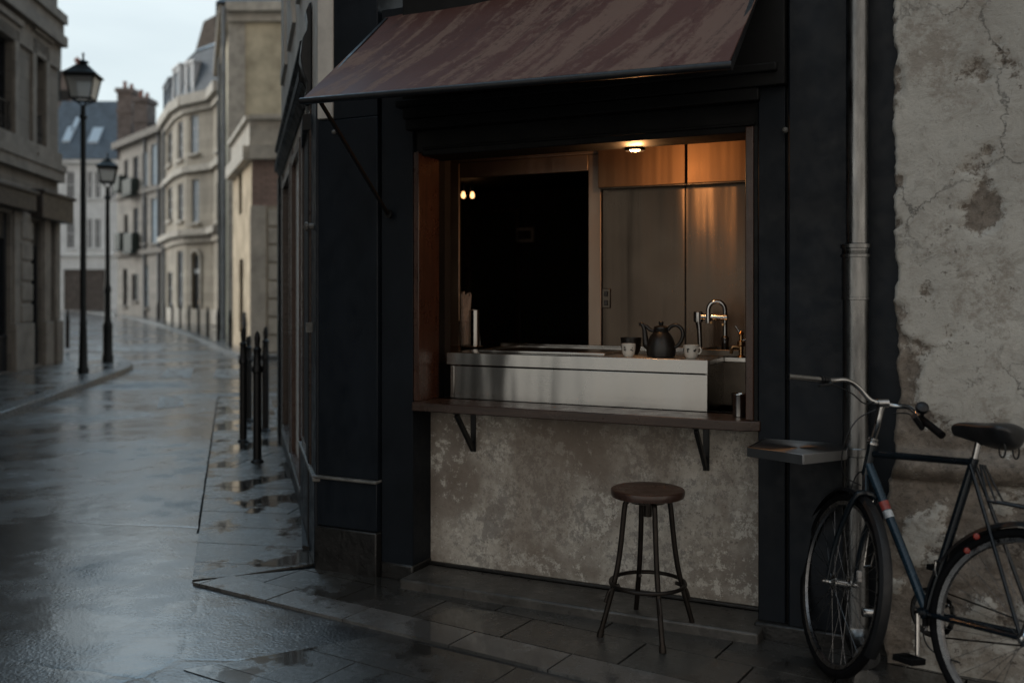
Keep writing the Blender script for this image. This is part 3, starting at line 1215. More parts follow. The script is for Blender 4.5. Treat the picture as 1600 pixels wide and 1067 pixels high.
for ww, o, pm, nm in wins:
    ww.window(bow, o, M['window_white'], pm, 2, 3, .14, M['beige_trim'])
a, b, c, d = door
dm = MB(fl.M)
dm.box(a + .02, b - .02, .1, .17, c, c + 2.5)
dd = dm.build('door', M['shop_dark'], bow)
hm = MB(fl.M)
hm.lathe([(.03, 0), (.035, .04), (0.001, .06)], (b - .2, .1, c + 1.05), 8, (0, -1, 0))
hm.build('handle', M['copper'], dd)
fm = MB(fl.M)
fm.box(a, b, .08, .2, c + 2.5, c + 2.72)
fan = fm.build('fanlight', M['window_white'], bow)
fm = MB(fl.M)
fm.quad((a, .15, c + 2.72), (b, .15, c + 2.72), (b, .15, d), (a, .15, d))
fm.build('pane', M['glass_mid'], fan)
am = MB(fl.M)
n = 12
cx, rx = (a + b) / 2, (b - a) / 2
for i in range(n):
    t0, t1 = math.pi * i / n, math.pi * (i + 1) / n
    pts = []
    for (rr, tt) in ((rx * .98, t0), (rx * 1.35, t0), (rx * 1.35, t1), (rx * .98, t1)):
        pts.append((cx + rr * math.cos(tt), d - rx * .5 + rr * math.sin(tt)))
    am.add([(p[0], y, p[1]) for y in (-.09, .12) for p in pts],
           [(0, 1, 2, 3), (7, 6, 5, 4), (0, 4, 5, 1), (1, 5, 6, 2), (2, 6, 7, 3), (3, 7, 4, 0)])
am.box(cx - rx * 1.35, cx - rx, -.06, .04, .1, d - rx * .5)
am.box(cx + rx, cx + rx * 1.35, -.06, .04, .1, d - rx * .5)
am.build('door_surround', M['beige_trim'], bow)
zs1, zs2 = z_of(312, 264, 48.2), z_of(312, 362, 48.2)
for nm_, bands in (('cornice', ((HB - .25, HB + .25, .4), (HB - .6, HB - .25, .15))), ('string_course', ((zs1 - .15, zs1 + .15, .2),)),
                   ('string_course', ((zs2 - .2, zs2 + .1, .4), (zs2 - .55, zs2 - .2, .14))), ('base_course', ((.05, .8, .1),))):
    cn = MB()
    for ww in ws:
        for b3 in bands:
            ww.band(cn, *b3)
    cn.build(nm_, M['beige_trim'], bow)


def offset_in(poly, dist, c):
    out = []
    for p in poly:
        v = (V(c) - V(p))
        out.append(tuple(V(p) + v.normalized() * dist))
    return out


cen = V((-9, 58))
back = [(-4, 62), (-14, 70)]
lo_ = [tuple(q) for q in Q] + [tuple(Q[4] + V((4, 6))), tuple(Q[0] + V((8, 8)))]
hi_ = offset_in(lo_, .7, (sum(p[0] for p in lo_) / 7, sum(p[1] for p in lo_) / 7))
rf = MB()
rf.loft(lo_, HB + .25, hi_, 14.0)
bowroof = rf.build('roof', M['slate_dark'], bow)
tp = MB()
tp.loft(offset_in(lo_, .62, (sum(p[0] for p in lo_) / 7, sum(p[1] for p in lo_) / 7)), 14.0, offset_in(lo_, .8, (sum(p[0] for p in lo_) / 7, sum(p[1] for p in lo_) / 7)), 14.15)
tp.build('roof_edge', M['zinc_roof'], bowroof)
# dormers stand on the mansard
for k, (x0, x1, y0, y1, ww) in enumerate(((296, 309, 102, 148, ws[1]), (277, 288, 112, 152, ws[2]), (262, 271, 140, 174, ws[3]))):
    a, zt_ = ww.px(x0, y0, .3)
    b, zb_ = ww.px(x1, y1, .3)
    a, b = min(a, b), max(a, b)
    zb_ = HB + .3
    f = MB(ww.M)
    f.box(a, a + .12, .05, 1.6, zb_, zt_)
    f.box(b - .12, b, .05, 1.6, zb_, zt_)
    f.box(a + .12, b - .12, .1, 1.6, zt_ - .18, zt_)
    f.box(a + .12, b - .12, .1, .4, zb_, zb_ + .2)
    f.box((a + b) / 2 - .04, (a + b) / 2 + .04, .13, .19, zb_ + .2, zt_ - .18)
    f.box(a - .06, b + .06, 0, 1.7, zt_, zt_ + .12)
    dmr = f.build('dormer', M['window_white'] if k < 2 else M['zinc_roof'], bow)
    p = MB(ww.M)
    p.quad((a + .12, .2, zb_ + .2), (b - .12, .2, zb_ + .2), (b - .12, .2, zt_ - .18), (a + .12, .2, zt_ - .18))
    p.build('pane', M['glass_sky'], dmr)
bp_ = MB()
for px, d in ((257.5, 54.6), (345, 44.9)):
    p = at(px, HY, d).xy
    bp_.tube([(p.x, p.y - .15, .1), (p.x, p.y - .15, HB)], .09, 8)
bp_.build('drainpipe', M['gutter'], bow)

# tiled gable house behind
gd = 62
gable = thing('tiled_house', 'steep brown tiled roof rising behind the mansard of the beige bowed house', 'building', T(at(330, HY, gd).xy.to_3d()))
gpts = [at(302, 92, gd), at(318, 34, gd), at(344, 20, gd), at(359, 20, gd), at(359, 92, gd)]
gm = MB()
off = V((6, 9, 0))
n = len(gpts)
gm.add([*gpts, *[p + off for p in gpts]], [tuple(range(n)), tuple(range(n, 2 * n))[::-1]] + [(i, n + i, n + (i + 1) % n, (i + 1) % n) for i in range(n)])
gm.build('roof', M['tile'], gable)
gw = MB()
b0, b1 = gpts[0], gpts[-1]
gw.add([(b0.x, b0.y, 0), (b1.x, b1.y, 0), (b1.x + 6, b1.y + 9, 0), (b0.x + 6, b0.y + 9, 0),
        (b0.x, b0.y, b0.z), (b1.x, b1.y, b0.z), (b1.x + 6, b1.y + 9, b0.z), (b0.x + 6, b0.y + 9, b0.z)],
       [(0, 1, 5, 4), (1, 2, 6, 5), (2, 3, 7, 6), (3, 0, 4, 7)])
gw.build('wall', M['grey_facade'], gable)

# grey house with chimneys
HC = 12.0
CN, CF = at(257, HY, 60).xy, at(183, HY, 68).xy
grey = thing('grey_house', 'long grey house with planters, pale shutters and two brick chimney stacks', 'building', T(CN.to_3d()))
wc = Wall(tuple(CF), tuple(CN), 0, HC)
cw = []
for r in ((236, 246, 225, 290), (236, 246, 310, 380), (222, 230, 238, 292), (222, 230, 318, 380), (192, 199, 420, 478), (206, 216, 428, 470),
          (226, 232, 415, 480), (194, 200, 250, 300), (194, 200, 335, 380), (208, 216, 245, 300), (208, 216, 325, 378)):
    cw.append(wc.rect(*r))
mb = MB()
wc.mesh(mb)
mb.add([(CF.x, CF.y, 0), (CF.x + 5, CF.y + 8, 0), (CF.x + 5, CF.y + 8, HC), (CF.x, CF.y, HC)], [(0, 1, 2, 3)])
mb.build('wall', M['grey_facade'], grey)
for i, o in enumerate(cw):
    pm = [M['glass_sky'], M['glass_sky'], M['glass_sky'], M['glass_mid'], M['glass_dark'], M['glass_dark'], M['shutter'], M['glass_mid'], M['glass_dark'], M['glass_mid'], M['glass_mid']][i]
    wc.window(grey, o, M['shutter'] if i in (0, 1, 2) else M['shop_dark'], pm, 2, 3, .14, M['trim_left'])
cn = MB()
wc.band(cn, HC - .3, HC + .15, .4)
wc.band(cn, z_of(220, 302, 64) - .1, z_of(220, 302, 64) + .15, .14)
wc.band(cn, z_of(220, 396, 64) - .1, z_of(220, 396, 64) + .2, .2)
cn.build('cornice', M['trim_left'], grey)
for r in ((203, 218, 283, 305), (191, 200, 365, 392), (205, 219, 366, 396), (188, 199, 278, 300)):
    a, zt_ = wc.px(r[0], r[2])
    b, zb_ = wc.px(r[1], r[3])
    f = MB(wc.M)
    f.box(min(a, b), max(a, b), -.6, 0, zb_, zb_ + .15)
    f.box(min(a, b) + .05, max(a, b) - .05, -.55, -.05, zb_ + .15, zt_)
    f.build('planter', M['planter'], grey, bevel=.05)
rf = MB()
rf.add([wc.M @ V((0, -.4, HC + .15)), wc.M @ V((wc.L, -.4, HC + .15)), wc.M @ V((wc.L, 3.2, HC + 2.1)), wc.M @ V((0, 3.2, HC + 2.1)),
        wc.M @ V((0, 7, HC)), wc.M @ V((wc.L, 7, HC))], [(0, 1, 2, 3), (3, 2, 5, 4)])
groof = rf.build('roof', M['slate_dark'], grey)
for r, dd_ in (((183, 206, 138, 232), 67.5), ((209, 230, 152, 225), 65.6)):
    p, q = at(r[0], r[2], dd_), at(r[1], r[2], dd_)
    f = MB()
    f.box(p.x, q.x, p.y, p.y + 1.6, HC - 1, p.z)
    f.box(p.x - .12, q.x + .12, p.y - .12, p.y + 1.7, p.z - .3, p.z)
    f.box(p.x - .06, q.x + .06, p.y - .06, p.y + 1.65, p.z - 1.75, p.z - 1.5)
    ch = f.build('chimney', M['chimney'], groof)
    for j, (fx, hh) in enumerate(((.3, .55), (.75, .35))):
        f = MB()
        f.lathe([(.16, 0), (.19, .06), (.14, .12), (.12, hh), (.16, hh + .04), (.1, hh + .05)], (p.x + (q.x - p.x) * fx, p.y + .6, p.z), 10)
        f.build('pot', M['pot'], ch)
for (px, y0) in ((250, 205), (228, 212)):
    p = wc.px(px, y0)
    f = MB(wc.M)
    f.tube([(p[0], -.1, .1), (p[0], -.1, HC)], .09, 8)
    f.build('drainpipe', M['gutter'], grey)

# white house that closes the street
dE = 85.0
EL_, ER = at(60, HY, dE).xy, at(186, HY, dE).xy
zE = z_of(130, 250, dE)
endh = thing('white_house', 'white house with blue slate roof and dark garage closing the street', 'building', T(at(130, HY, dE).xy.to_3d()))
we = Wall(tuple(EL_), tuple(ER), 0, zE)
eo = [we.rect(*r) for r in ((104, 116, 268, 310), (136, 144, 268, 310), (148, 157, 268, 310), (104, 116, 342, 388), (136, 144, 342, 388), (148, 157, 342, 388), (74, 86, 268, 310), (172, 179, 268, 310))]
gar = we.rect(99, 166, 421, 484)
we.ops[-1] = gar = (gar[0], gar[1], .05, gar[3])
mb = MB()
we.mesh(mb)
mb.add([(ER.x, ER.y, 0), (ER.x, ER.y + 9, 0), (ER.x, ER.y + 9, zE), (ER.x, ER.y, zE)], [(0, 1, 2, 3)])
mb.build('wall', M['white_facade'], endh)
for o in eo:
    we.window(endh, o, M['window_white'], M['glass_dark'], 2, 2, .10, M['white_facade'], bar=.1)
f = MB(we.M)
f.box(gar[0], gar[1], .2, .3, gar[2], gar[3])
for i in range(1, 9):
    xx = gar[0] + (gar[1] - gar[0]) * i / 9
    f.box(xx - .05, xx + .05, .17, .2, gar[2], gar[3])
f.build('garage_door', M['garage'], endh)
cn = MB()
we.band(cn, zE - .3, zE + .05, .4)
we.band(cn, z_of(130, 400, dE), z_of(130, 397, dE), .2)
cn.build('cornice', M['white_facade'], endh)
zR_ = z_of(130, 160, dE + 5)
rf = MB(we.M)
rf.add([(0, -.5, zE), (we.L, -.5, zE), (we.L, 4.5, zR_), (0, 4.5, zR_), (0, 9, zE), (we.L, 9, zE)], [(0, 1, 2, 3), (3, 2, 5, 4), (1, 5, 2), (0, 3, 4)])
eroof = rf.build('roof', M['slate'], endh)
sl_ = (zR_ - zE) / 5.0
for r in ((106, 118, 205, 222), (146, 162, 206, 224), (112, 119, 193, 199)):
    a, _ = we.px(r[0], r[2], 2)
    b, _ = we.px(r[1], r[3], 2)
    zc_ = z_of(0, (r[2] + r[3]) / 2, dE + 2)
    yy = (zc_ - zE) / sl_ - .5
    hh = .6
    f = MB(we.M)
    pts = []
    for (xx, dy) in ((a, -hh), (b, -hh), (b, hh), (a, hh)):
        pts.append((xx, yy + dy, zE + (yy + dy + .5) * sl_ + .18))
    f.add(pts + [(p[0], p[1], p[2] - .25) for p in pts], [(0, 1, 2, 3), (0, 4, 5, 1), (1, 5, 6, 2), (2, 6, 7, 3), (3, 7, 4, 0)])
    f.build('skylight', M['glass_sky'], eroof)
# stack behind it
dS = 92
p, q = at(84, 118, dS), at(108, 118, dS)
stk = thing('far_house', 'grey gable with small dark window over the slate roof', 'building', T(V((p.x, p.y, 0))))
f = MB()
f.box(p.x - 4, q.x, p.y, p.y + 4, 0, p.z)
f.box(p.x - 4.2, q.x + .25, p.y - .25, p.y + 4.2, p.z, p.z + .35)
f.build('wall', M['chimney'], stk)
a, b = at(94, 141, dS - .1), at(107, 157, dS - .1)
f = MB()
f.box(a.x, b.x, a.y, a.y + .15, b.z, a.z)
f.build('window', M['glass_dark'], stk)
p = at(118, 112, dS)
f = MB()
f.box(p.x - .7, p.x + .7, p.y, p.y + 1.2, 10, p.z)
ch = f.build('chimney', M['chimney'], stk)
f = MB()
f.lathe([(.24, 0), (.18, .3), (.16, 1.0), (.3, 1.1), (.3, 1.25), (.05, 1.5)], (p.x - .05, p.y + .5, p.z), 10)
f.build('pot', M['pot'], ch)
# neighbour on the left of the side street (its eave shows past the left building)
p, q, q2 = at(40, HY, 34).xy, at(91, HY, 36).xy, at(88, HY, 46).xy
nb_ = thing('side_street_house', 'grey house whose eave peeks out past the grey corner building', 'building', T(p.to_3d()))
f = MB()
zz = z_of(92, 75, 36)
f.prism([tuple(p), tuple(q), tuple(q2), (p.x - 6, p.y + 12)], 0, zz)
f.build('wall', M['grey_facade'], nb_)
f = MB()
q3, q4 = q + V((.22, -.2)), q2 + V((.1, .2))
f.prism([(p.x - .4, p.y - .3), tuple(q3), tuple(q4), (p.x - 6.3, p.y + 12.3)], zz, zz + .3)
f.loft([(p.x - .3, p.y - .1), tuple(q3), tuple(q4), (p.x - 6.2, p.y + 12.2)], zz + .3, [(p.x - 2.6, p.y + 4), (q.x - 2.2, q.y + 3.6), (q2.x - 2.2, q2.y - 3), (p.x - 5, p.y + 9)], zz + 2.2)
f.build('roof', M['slate'], nb_)

# ------------------------------------------------------------------ street lamps
def street_lamp(base, ztop, wid, plinth, label, yaw=0.0, post=.06):
    """four-sided lantern on a tapering iron post"""
    W = T(base)
    t = thing('street_lamp', label, 'street lamp', W, 'old iron street lamps on the left pavement')
    M0 = T(base) @ Matrix.Rotation(yaw, 4, 'Z')
    H = ztop - base.z
    lh = wid * 1.45                  # lantern with finial
    zb = H - lh * 1.08               # bottom of the glass
    g1, g2 = zb, zb + wid * .72
    p = MB(M0)
    prof = [(post * 1.9, 0), (post * 1.9, .06), (post * 1.5, .1), (post * 1.35, .5), (post * 1.15, .9), (post * 1.25, .95), (post * 1.05, 1.0),
            (post, H * .5), (post * .85, zb - .38), (post * 1.3, zb - .36), (post * 1.3, zb - .31), (post * .9, zb - .29), (post * .8, zb - .12)]
    if plinth:
        prof = [(post * 2.1, 0), (post * 2.1, .14), (post * 1.8, .18), (post * 1.75, .75), (post * 1.9, .8), (post * 1.3, .9), (post * 1.15, 1.0), (post * 1.1, 1.5),
                (post * 1.35, 1.55), (post * 1.35, 1.62), (post * .95, 1.7), (post * .75, zb - .38), (post * 1.2, zb - .36), (post * 1.2, zb - .31), (post * .8, zb - .29), (post * .7, zb - .12)]
    p.lathe(prof, (0, 0, 0), 14)
    p.build('post', M['green_iron'], t)
    c = MB(M0)
    a, b = wid * .31, wid * .44
    for sx in (-1, 1):
        for sy in (-1, 1):
            c.tube([(0, 0, zb - .13), (sx * a * .55, sy * a * .55, zb - .05), (sx * a * .96, sy * a * .96, zb)], .014, 6)
            c.tube([(sx * a, sy * a, g1), (sx * b, sy * b, g2)], .017, 6)
    for r_, z_ in ((a, g1), (b, g2)):
        pts = [(-r_, -r_, z_), (r_, -r_, z_), (r_, r_, z_), (-r_, r_, z_)]
        for i in range(4):
            c.bar(pts[i], pts[(i + 1) % 4], .035, .035)
    c.build('lantern_frame', M['green_iron'], t)
    gl = MB(M0)
    gl.loft([(-a, -a), (a, -a), (a, a), (-a, a)], g1 + .01, [(-b, -b), (b, -b), (b, b), (-b, b)], g2 - .01, False)
    gl.build('glass', M['lantern_glass'], t)
    r = MB(M0)
    e = wid * .52
    r.loft([(-e, -e), (e, -e), (e, e), (-e, e)], g2 + .015, [(-e, -e), (e, -e), (e, e), (-e, e)], g2 + .05, False)
    r.add([(-e, -e, g2 + .015), (e, -e, g2 + .015), (e, e, g2 + .015), (-e, e, g2 + .015)], [(0, 1, 2, 3)])
    m1, m2 = e * .74, e * .32
    z1, z2 = g2 + wid * .2, g2 + wid * .42
    r.loft([(-e, -e), (e, -e), (e, e), (-e, e)], g2 + .05, [(-m1, -m1), (m1, -m1), (m1, m1), (-m1, m1)], z1, False)
    r.loft([(-m1, -m1), (m1, -m1), (m1, m1), (-m1, m1)], z1, [(-m2, -m2), (m2, -m2), (m2, m2), (-m2, m2)], z2)
    cap = r.build('lantern_roof', M['green_iron'], t)
    f = MB(M0)
    k = wid * .5
    f.lathe([(m2 * .95, z2), (m2 * .7, z2 + k * .12), (m2 * 1.15, z2 + k * .2), (m2 * .9, z2 + k * .26), (m2 * .3, z2 + k * .34), (.02, z2 + k * .4), (.018, H - .05), (.03, H - .04), (.002, H)], (0, 0, 0), 12)
    f.build('finial', M['green_iron'], cap)
    return t


b = ground(130, 581, ZP)
street_lamp(b, z_of(130, 82, b.y), .58, False, 'taller black street lamp with the larger lantern and slim post', R(8), .055)
b = ground(168, 566, ZP)
street_lamp(b, z_of(168, 238, b.y), .42, True, 'shorter street lamp on a thick plinth base at the pavement tip', R(20), .058)


# ------------------------------------------------------------------ bollards
def bollard_mesh(base, h, r=.045):
    m = MB(T(base))
    m.lathe([(r * 1.5, 0), (r * 1.5, .015), (r, .03), (r * .98, h * .68), (r * 1.25, h * .69), (r * 1.25, h * .72), (r * .95, h * .735),
             (r * .85, h * .84), (r * 1.05, h * .86), (r * .55, h * .88), (r * .62, h * .91), (r * .72, h * .945), (r * .5, h * .98), (.004, h)], (0, 0, 0), 16)
    return m


near = [(380, 690, 512, 'black bollard farthest from the shop wall among the near four'),
        (402, 722, 517, 'tallest-looking black bollard standing by a puddle, front one of four'),
        (415, 673, 510, 'black bollard closest to the shop side wall among four'),
        (389, 657, 524, 'black bollard half hidden behind the one farthest from the shop')]
for px, y0, y1, lab in near:
    b = ground(px, y0, 0)
    o = bollard_mesh(b, z_of(px, y1, b.y), .040).build('bollard', M['iron'], None, T(b))
    tag(o, lab, 'bollard', 'bollards beside the shop')
b = ground(105, 544, ZP)
tag(bollard_mesh(b, z_of(105, 484, b.y) - ZP, .06).build('bollard', M['iron'], None, T(b)), 'lone black bollard beside the tall lamp post', 'bollard')
far = [(326, 533), (343, 542), (364, 553), (311, 526), (298, 520), (284, 515), (271, 511.5), (259, 508.5), (248, 505.5), (237, 503)]
proto = None
for px, y0 in far:
    b = ground(px, y0, ZP)
    b += V((.25, .15, 0))
    if proto is None:
        proto = bollard_mesh(b, 1.05, .055).build('bollard', M['iron'], None, T(b))
        o = proto
    else:
        o = proto.copy()
        COL.objects.link(o)
        o.matrix_world = T(b)
    tag(o, 'small dark bollard in the far row along the right kerb', 'bollard', 'far bollards along the right kerb')

# ------------------------------------------------------------------ the corner shop itself
shop = thing('corner_shop', 'dark navy corner shop front with open service hatch and mottled plaster panel', 'shop', MS.copy())


def S():
    return MB(MS)


def part(mb, name, mat, bevel=0, parent=None, **k):
    return mb.build(name, mat, parent or shop, bevel=bevel, **k)


ZTOP = 8.5
XA, XB = lx(641), lx(1183)          # inner edges of the two pilasters
XL = lx(590)
xs_up = lx(521)
zs0, zl0 = .25, lz(545, 751)
# left pilaster: stone foot, lower board, ledge, tall board
part(S().box(-.012, XL + .004, -.022, .3, -.02, zs0), 'stone_foot', M['stone_dark'], .008)
part(S().box(0, XL, -.008, .3, zs0 + .004, zl0), 'lower_board', M['navy'], .004)
part(S().box(-.02, XL + .006, -.03, .3, zl0, zl0 + .016), 'ledge', M['ledge'], .006)
m = S()
m.box(0, XL, 0, .3, zl0 + .016, 2.60)
m.box(xs_up, XL, 0, .3, 2.60, 3.6)
part(m, 'pilaster', M['navy'], .006)
part(S().box(XL + .006, XA, .028, .3, .08, 3.2), 'pilaster_board', M['navy_dull'], .005)
part(S().box(XL + .006, XA + .004, .018, .3, -.02, .085), 'board_foot', M['stone_dark'], .012)
# right side boards
XR1, XR2, XR3 = lx(1226), lx(1232), lx(1420)
m = S()
m.box(XB, XR1, .022, .3, .0, 2.62)
part(m, 'pilaster_board', M['navy_dull'], .005)
m = S()
m.box(XR2, XR3 + .3, 0, .3, .0, 6.5)
part(m, 'pilaster', M['navy'], .006)
part(S().box(XR1, XR2, .05, .3, 0, 3.2), 'joint_strip', M['black_board'])
part(S().box(XB - .012, XR3, -.02, .3, -.02, .07), 'board_foot', M['stone_dark'], .012)
# fixings
for px, py in ((1227, 204), (523, 207)):
    m = S()
    x_, z_ = lp(px, py, 0)
    m.lathe([(.014, 0), (.014, .012), (.008, .02), (.001, .022)], (x_, .004 if px > 1000 else 0, z_), 10, (0, -1, 0))
    part(m, 'fixing', M['ledge'])
# step and hatch panel
part(S().box(XA + .003, XB + .03, -.12, .20, -.03, .05), 'step', M['step_stone'], .012)
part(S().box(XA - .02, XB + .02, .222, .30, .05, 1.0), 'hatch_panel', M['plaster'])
m = S()
m.box(XA - .01, XB + .01, .196, .224, .05, .066)
part(m, 'panel_skirt', M['stone_dark'], .004)
# hatch frame: varnished jambs and head
zl = (lz(720, 234, .1) + lz(1150, 219, .1)) / 2
m = S()
m.box(XA + .004, XA + .040, .026, .25, 1.0, zl + .02)
part(m, 'hatch_jamb', M['wood_red'], .004)
m = S()
m.box(XB - .058, XB - .02, .012, .25, 1.0, zl + .02)
part(m, 'hatch_jamb', M['wood_red'], .004)
m = S()
m.box(XA + .012, XA + .030, .2503, .33, 1.0, zl + .02)
part(m, 'jamb_trim', M['black_board'])
m = S()
m.box(XB - .0195, XB - .002, .024, .3, 1.0, zl + .02)
part(m, 'jamb_trim', M['black_board'])
# shutter box and fascia behind the awning
part(S().box(XA - .02, XB + .004, .0605, .3, zl, 2.559), 'shutter_box', M['black_board'], .006)
m = S()
m.box(XA - .02, XB + .01, -.02, .06, 2.50, 2.56)
m.box(XA - .03, XR2 - .01, -.035, .3, 2.56, 3.35)
m.box(XA + .05, XB - .02, .045, .06, zl + .03, zl + .045)
part(m, 'fascia', M['black_board'], .006)
part(S().box(XA - .06, XB + .1, -.062, .0, 2.62, 2.66), 'fascia_bead', M['black_board'], .008)
# cornice over the awning, upper wall
m = S()
m.box(lx(604), XR2 - .02, -.14, .3, 3.42, 3.62)
part(m, 'cornice', M['ledge'], .02)
part(S().box(lx(604) - .02, XR2 - .02, -.09, .3, 3.352, 3.42), 'cornice_soffit', M['black_board'], .01)
part(S().box(XL + .02, XR3, .06, .3, 3.62, ZTOP), 'upper_wall', M['cream_plaster'])
part(S().box(-.004, xs_up - .002, -.004, .3, 2.61, ZTOP), 'corner_plaster', M['cream_plaster'], .006)
part(S().box(xs_up, XL + .02, .04, .3, 3.6, ZTOP), 'upper_plaster', M['cream_plaster'])

# street side of the shop
LW = 5.35
E0 = P0.xy + UW.xy * LW
wsd = Wall(tuple(P0.xy), tuple(E0), 0, ZTOP, .3)
wp = lambda px: wsd.px(px, HY)[0]
side_ops = []
o1 = wsd.op(.42, 1.25, .53, 2.75)
o2 = wsd.op(1.55, 2.75, .18, 2.75)
o3 = wsd.op(3.05, 4.6, .18, 2.75)
up1 = [wsd.op(1.0 + 1.5 * k, 1.75 + 1.5 * k, 3.95, 5.6) for k in range(3)]
m = MB()
wsd.mesh(m)
# close the back of the building
pE = E0 + V((.9625, .2714)) * 6
m.add([(E0.x, E0.y, 0), (pE.x, pE.y, 0), (pE.x, pE.y, ZTOP), (E0.x, E0.y, ZTOP)], [(0, 1, 2, 3)])
part(m, 'street_wall', M['cream_plaster'])
m = MB(wsd.M)
m.box(.0, .40, -.012, .05, .535, 2.80)
part(m, 'corner_board', M['navy'], .004)
m = MB(wsd.M)
m.box(.0, 1.40, -.022, .03, .0, .505)
m.box(1.405, LW - .4, -.016, .03, .0, .15)
part(m, 'plinth', M['navy'], .006)
m = MB(wsd.M)
m.box(-.02, 1.42, -.034, .03, .505, .53)
m.box(1.42, 4.6, -.028, .03, .15, .18)
part(m, 'plinth_ledge', M['ledge'], .006)
m = MB(wsd.M)
for a_, b_, d_, e_ in ((1.27, 1.53, .012, .54), (2.77, 3.03, .012, .19), (4.62, 4.95, .02, .0)):
    m = MB(wsd.M)
    m.box(a_, b_, -d_, .12, e_, 2.85)
    part(m, 'window_post', M['wood_dark'] if a_ > 4 else M['wood_red'], .006)
m = MB(wsd.M)
m.box(4.97, LW + .02, -.045, .1, .0, 2.86)
part(m, 'end_post', M['navy'], .006)
for o, fm_, pm_ in ((o1, M['wood_dark'], M['glass_mid']), (o2, M['wood_red'], M['glass_shop']), (o3, M['wood_dark'], M['glass_dark'])):
    wsd.window(shop, o, fm_, pm_, 1, 1, .03, None)
for o in up1:
    wsd.window(shop, o, M['window_white'], M['glass_mid'], 2, 3, .10, M['cream_plaster'], sp=.03)
m = MB(wsd.M)
prof = [(-.01, 2.88), (-.05, 2.95), (-.075, 2.96), (-.075, 3.04), (-.045, 3.07), (-.04, 3.16), (-.07, 3.18), (-.07, 3.22), (-.01, 3.25)]
xa_, xb_ = .62, LW + .06
vs = [(x_, y_, z_) for x_ in (xa_, xb_) for (y_, z_) in prof]
n = len(prof)
m.add(vs, [tuple(range(n)), tuple(range(n, 2 * n))[::-1]] + [(i, (i + 1) % n, n + (i + 1) % n, n + i) for i in range(n)])
part(m, 'side_fascia', M['black_board'], .006)
m = MB(wsd.M)
prof = [(-.005, 2.72), (-.03, 2.76), (-.045, 2.84), (-.03, 2.92), (-.06, 2.99), (-.075, 3.08), (-.06, 3.2), (-.035, 3.25), (-.03, 3.3), (-.04, 3.37), (-.02, 3.42), (-.005, 3.43)]
vs = [(x_, y_, z_) for x_ in (.45, .61) for (y_, z_) in prof]
n = len(prof)
m.add(vs, [tuple(range(n)), tuple(range(n, 2 * n))[::-1]] + [(i, (i + 1) % n, n + (i + 1) % n, n + i) for i in range(n)])
part(m, 'scroll_bracket', M['iron'], .006)
m = MB(wsd.M)
m.box(.28, .33, -.05, -.012, 1.36, 1.42)
m.lathe([(.02, 0), (.02, .03), (.03, .035), (.03, .05), (.001, .06)], (.2, -.012, 2.0), 10, (0, -1, 0))
part(m, 'latch', M['ledge'])
m = MB(wsd.M)
m.box(.46, .80, .012, .022, 1.24, 1.44)
part(m, 'notice', M['paper'])

# ------------------------------------------------------------------ room behind the hatch
YB = 1.02                                        # steel back wall
ZC = 2.62
XLI, XRI = -.75, XB + .02
xd0, xd1 = lx(719, YB), lx(920, YB)              # dark doorway
zd = lz(820, 273, YB)
m = S()
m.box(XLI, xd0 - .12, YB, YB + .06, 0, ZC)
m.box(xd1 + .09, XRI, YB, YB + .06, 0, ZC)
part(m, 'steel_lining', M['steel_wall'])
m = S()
m.box(xd0 - .12, xd0, YB - .012, YB + .012, 0, zd + .1)
m.box(xd1, xd1 + .085, YB - .012, YB + .012, 0, zd + .1)
m.box(xd0, xd1, YB - .012, YB + .012, zd, zd + .1)
m.box(xd0 - .12, xd1 + .085, YB - .022, YB + .004, zd + .1, zd + .125)
m.box(xd0 - .12, xd1 + .085, YB - .004, YB + .012, zd + .125, ZC)
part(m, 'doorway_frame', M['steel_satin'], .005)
m = S()
xs1 = lx(1071, YB)
for xx in (xd1 + .088, xs1):
    m.box(xx - .004, xx + .004, YB - .006, YB, 1.2, ZC)
part(m, 'lining_seam', M['black_board'])
m = S()
m.prism([(-.25, .33), (-3.42, 4.2), (-3.5, 4.1), (-.33, .33)], 0, ZC)
m.box(XRI, XRI + .1, .3, 4.2, 0, ZC)
m.box(-3.4, XRI, 4.1, 4.2, 0, ZC)
m.box(-.3, XA + .03, .331, .4, 0, ZC)
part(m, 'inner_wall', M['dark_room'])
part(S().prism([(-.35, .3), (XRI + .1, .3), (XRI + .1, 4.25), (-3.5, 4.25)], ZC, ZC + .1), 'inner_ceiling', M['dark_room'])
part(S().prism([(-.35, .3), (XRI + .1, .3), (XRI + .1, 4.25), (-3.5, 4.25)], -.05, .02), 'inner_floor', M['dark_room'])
part(S().box(xd0 - .5, XRI, .302, YB, ZC - .006, ZC - .001), 'warm_bounce_panel', M['warm_ceiling'])  # added unseen panel that gives the steel something warm to reflect
# faint inner door in the dark room
m = S()
a_, b_ = lx(722, 4.0), lx(808, 4.0)
zt_ = lz(760, 335, 4.0)
m.box(a_, b_, 4.06, 4.1, zt_, zt_ + .05)
m.box(a_, a_ + .05, 4.06, 4.1, 0, zt_)
m.box(b_ - .05, b_, 4.06, 4.1, 0, zt_)
part(m, 'inner_door_frame', M['wood_dark'], .004)


def local_thing(name, label, cat, p, group=None, rz=0):
    return thing(name, label, cat, MS @ T(V(p)) @ Matrix.Rotation(rz, 4, 'Z'), group)


def solo(mb, name, mat, p, label, cat, group=None, bevel=0, **k):
    return tag(mb.build(name, mat, None, MS @ T(V(p)), bevel=bevel, **k), label, cat, group)


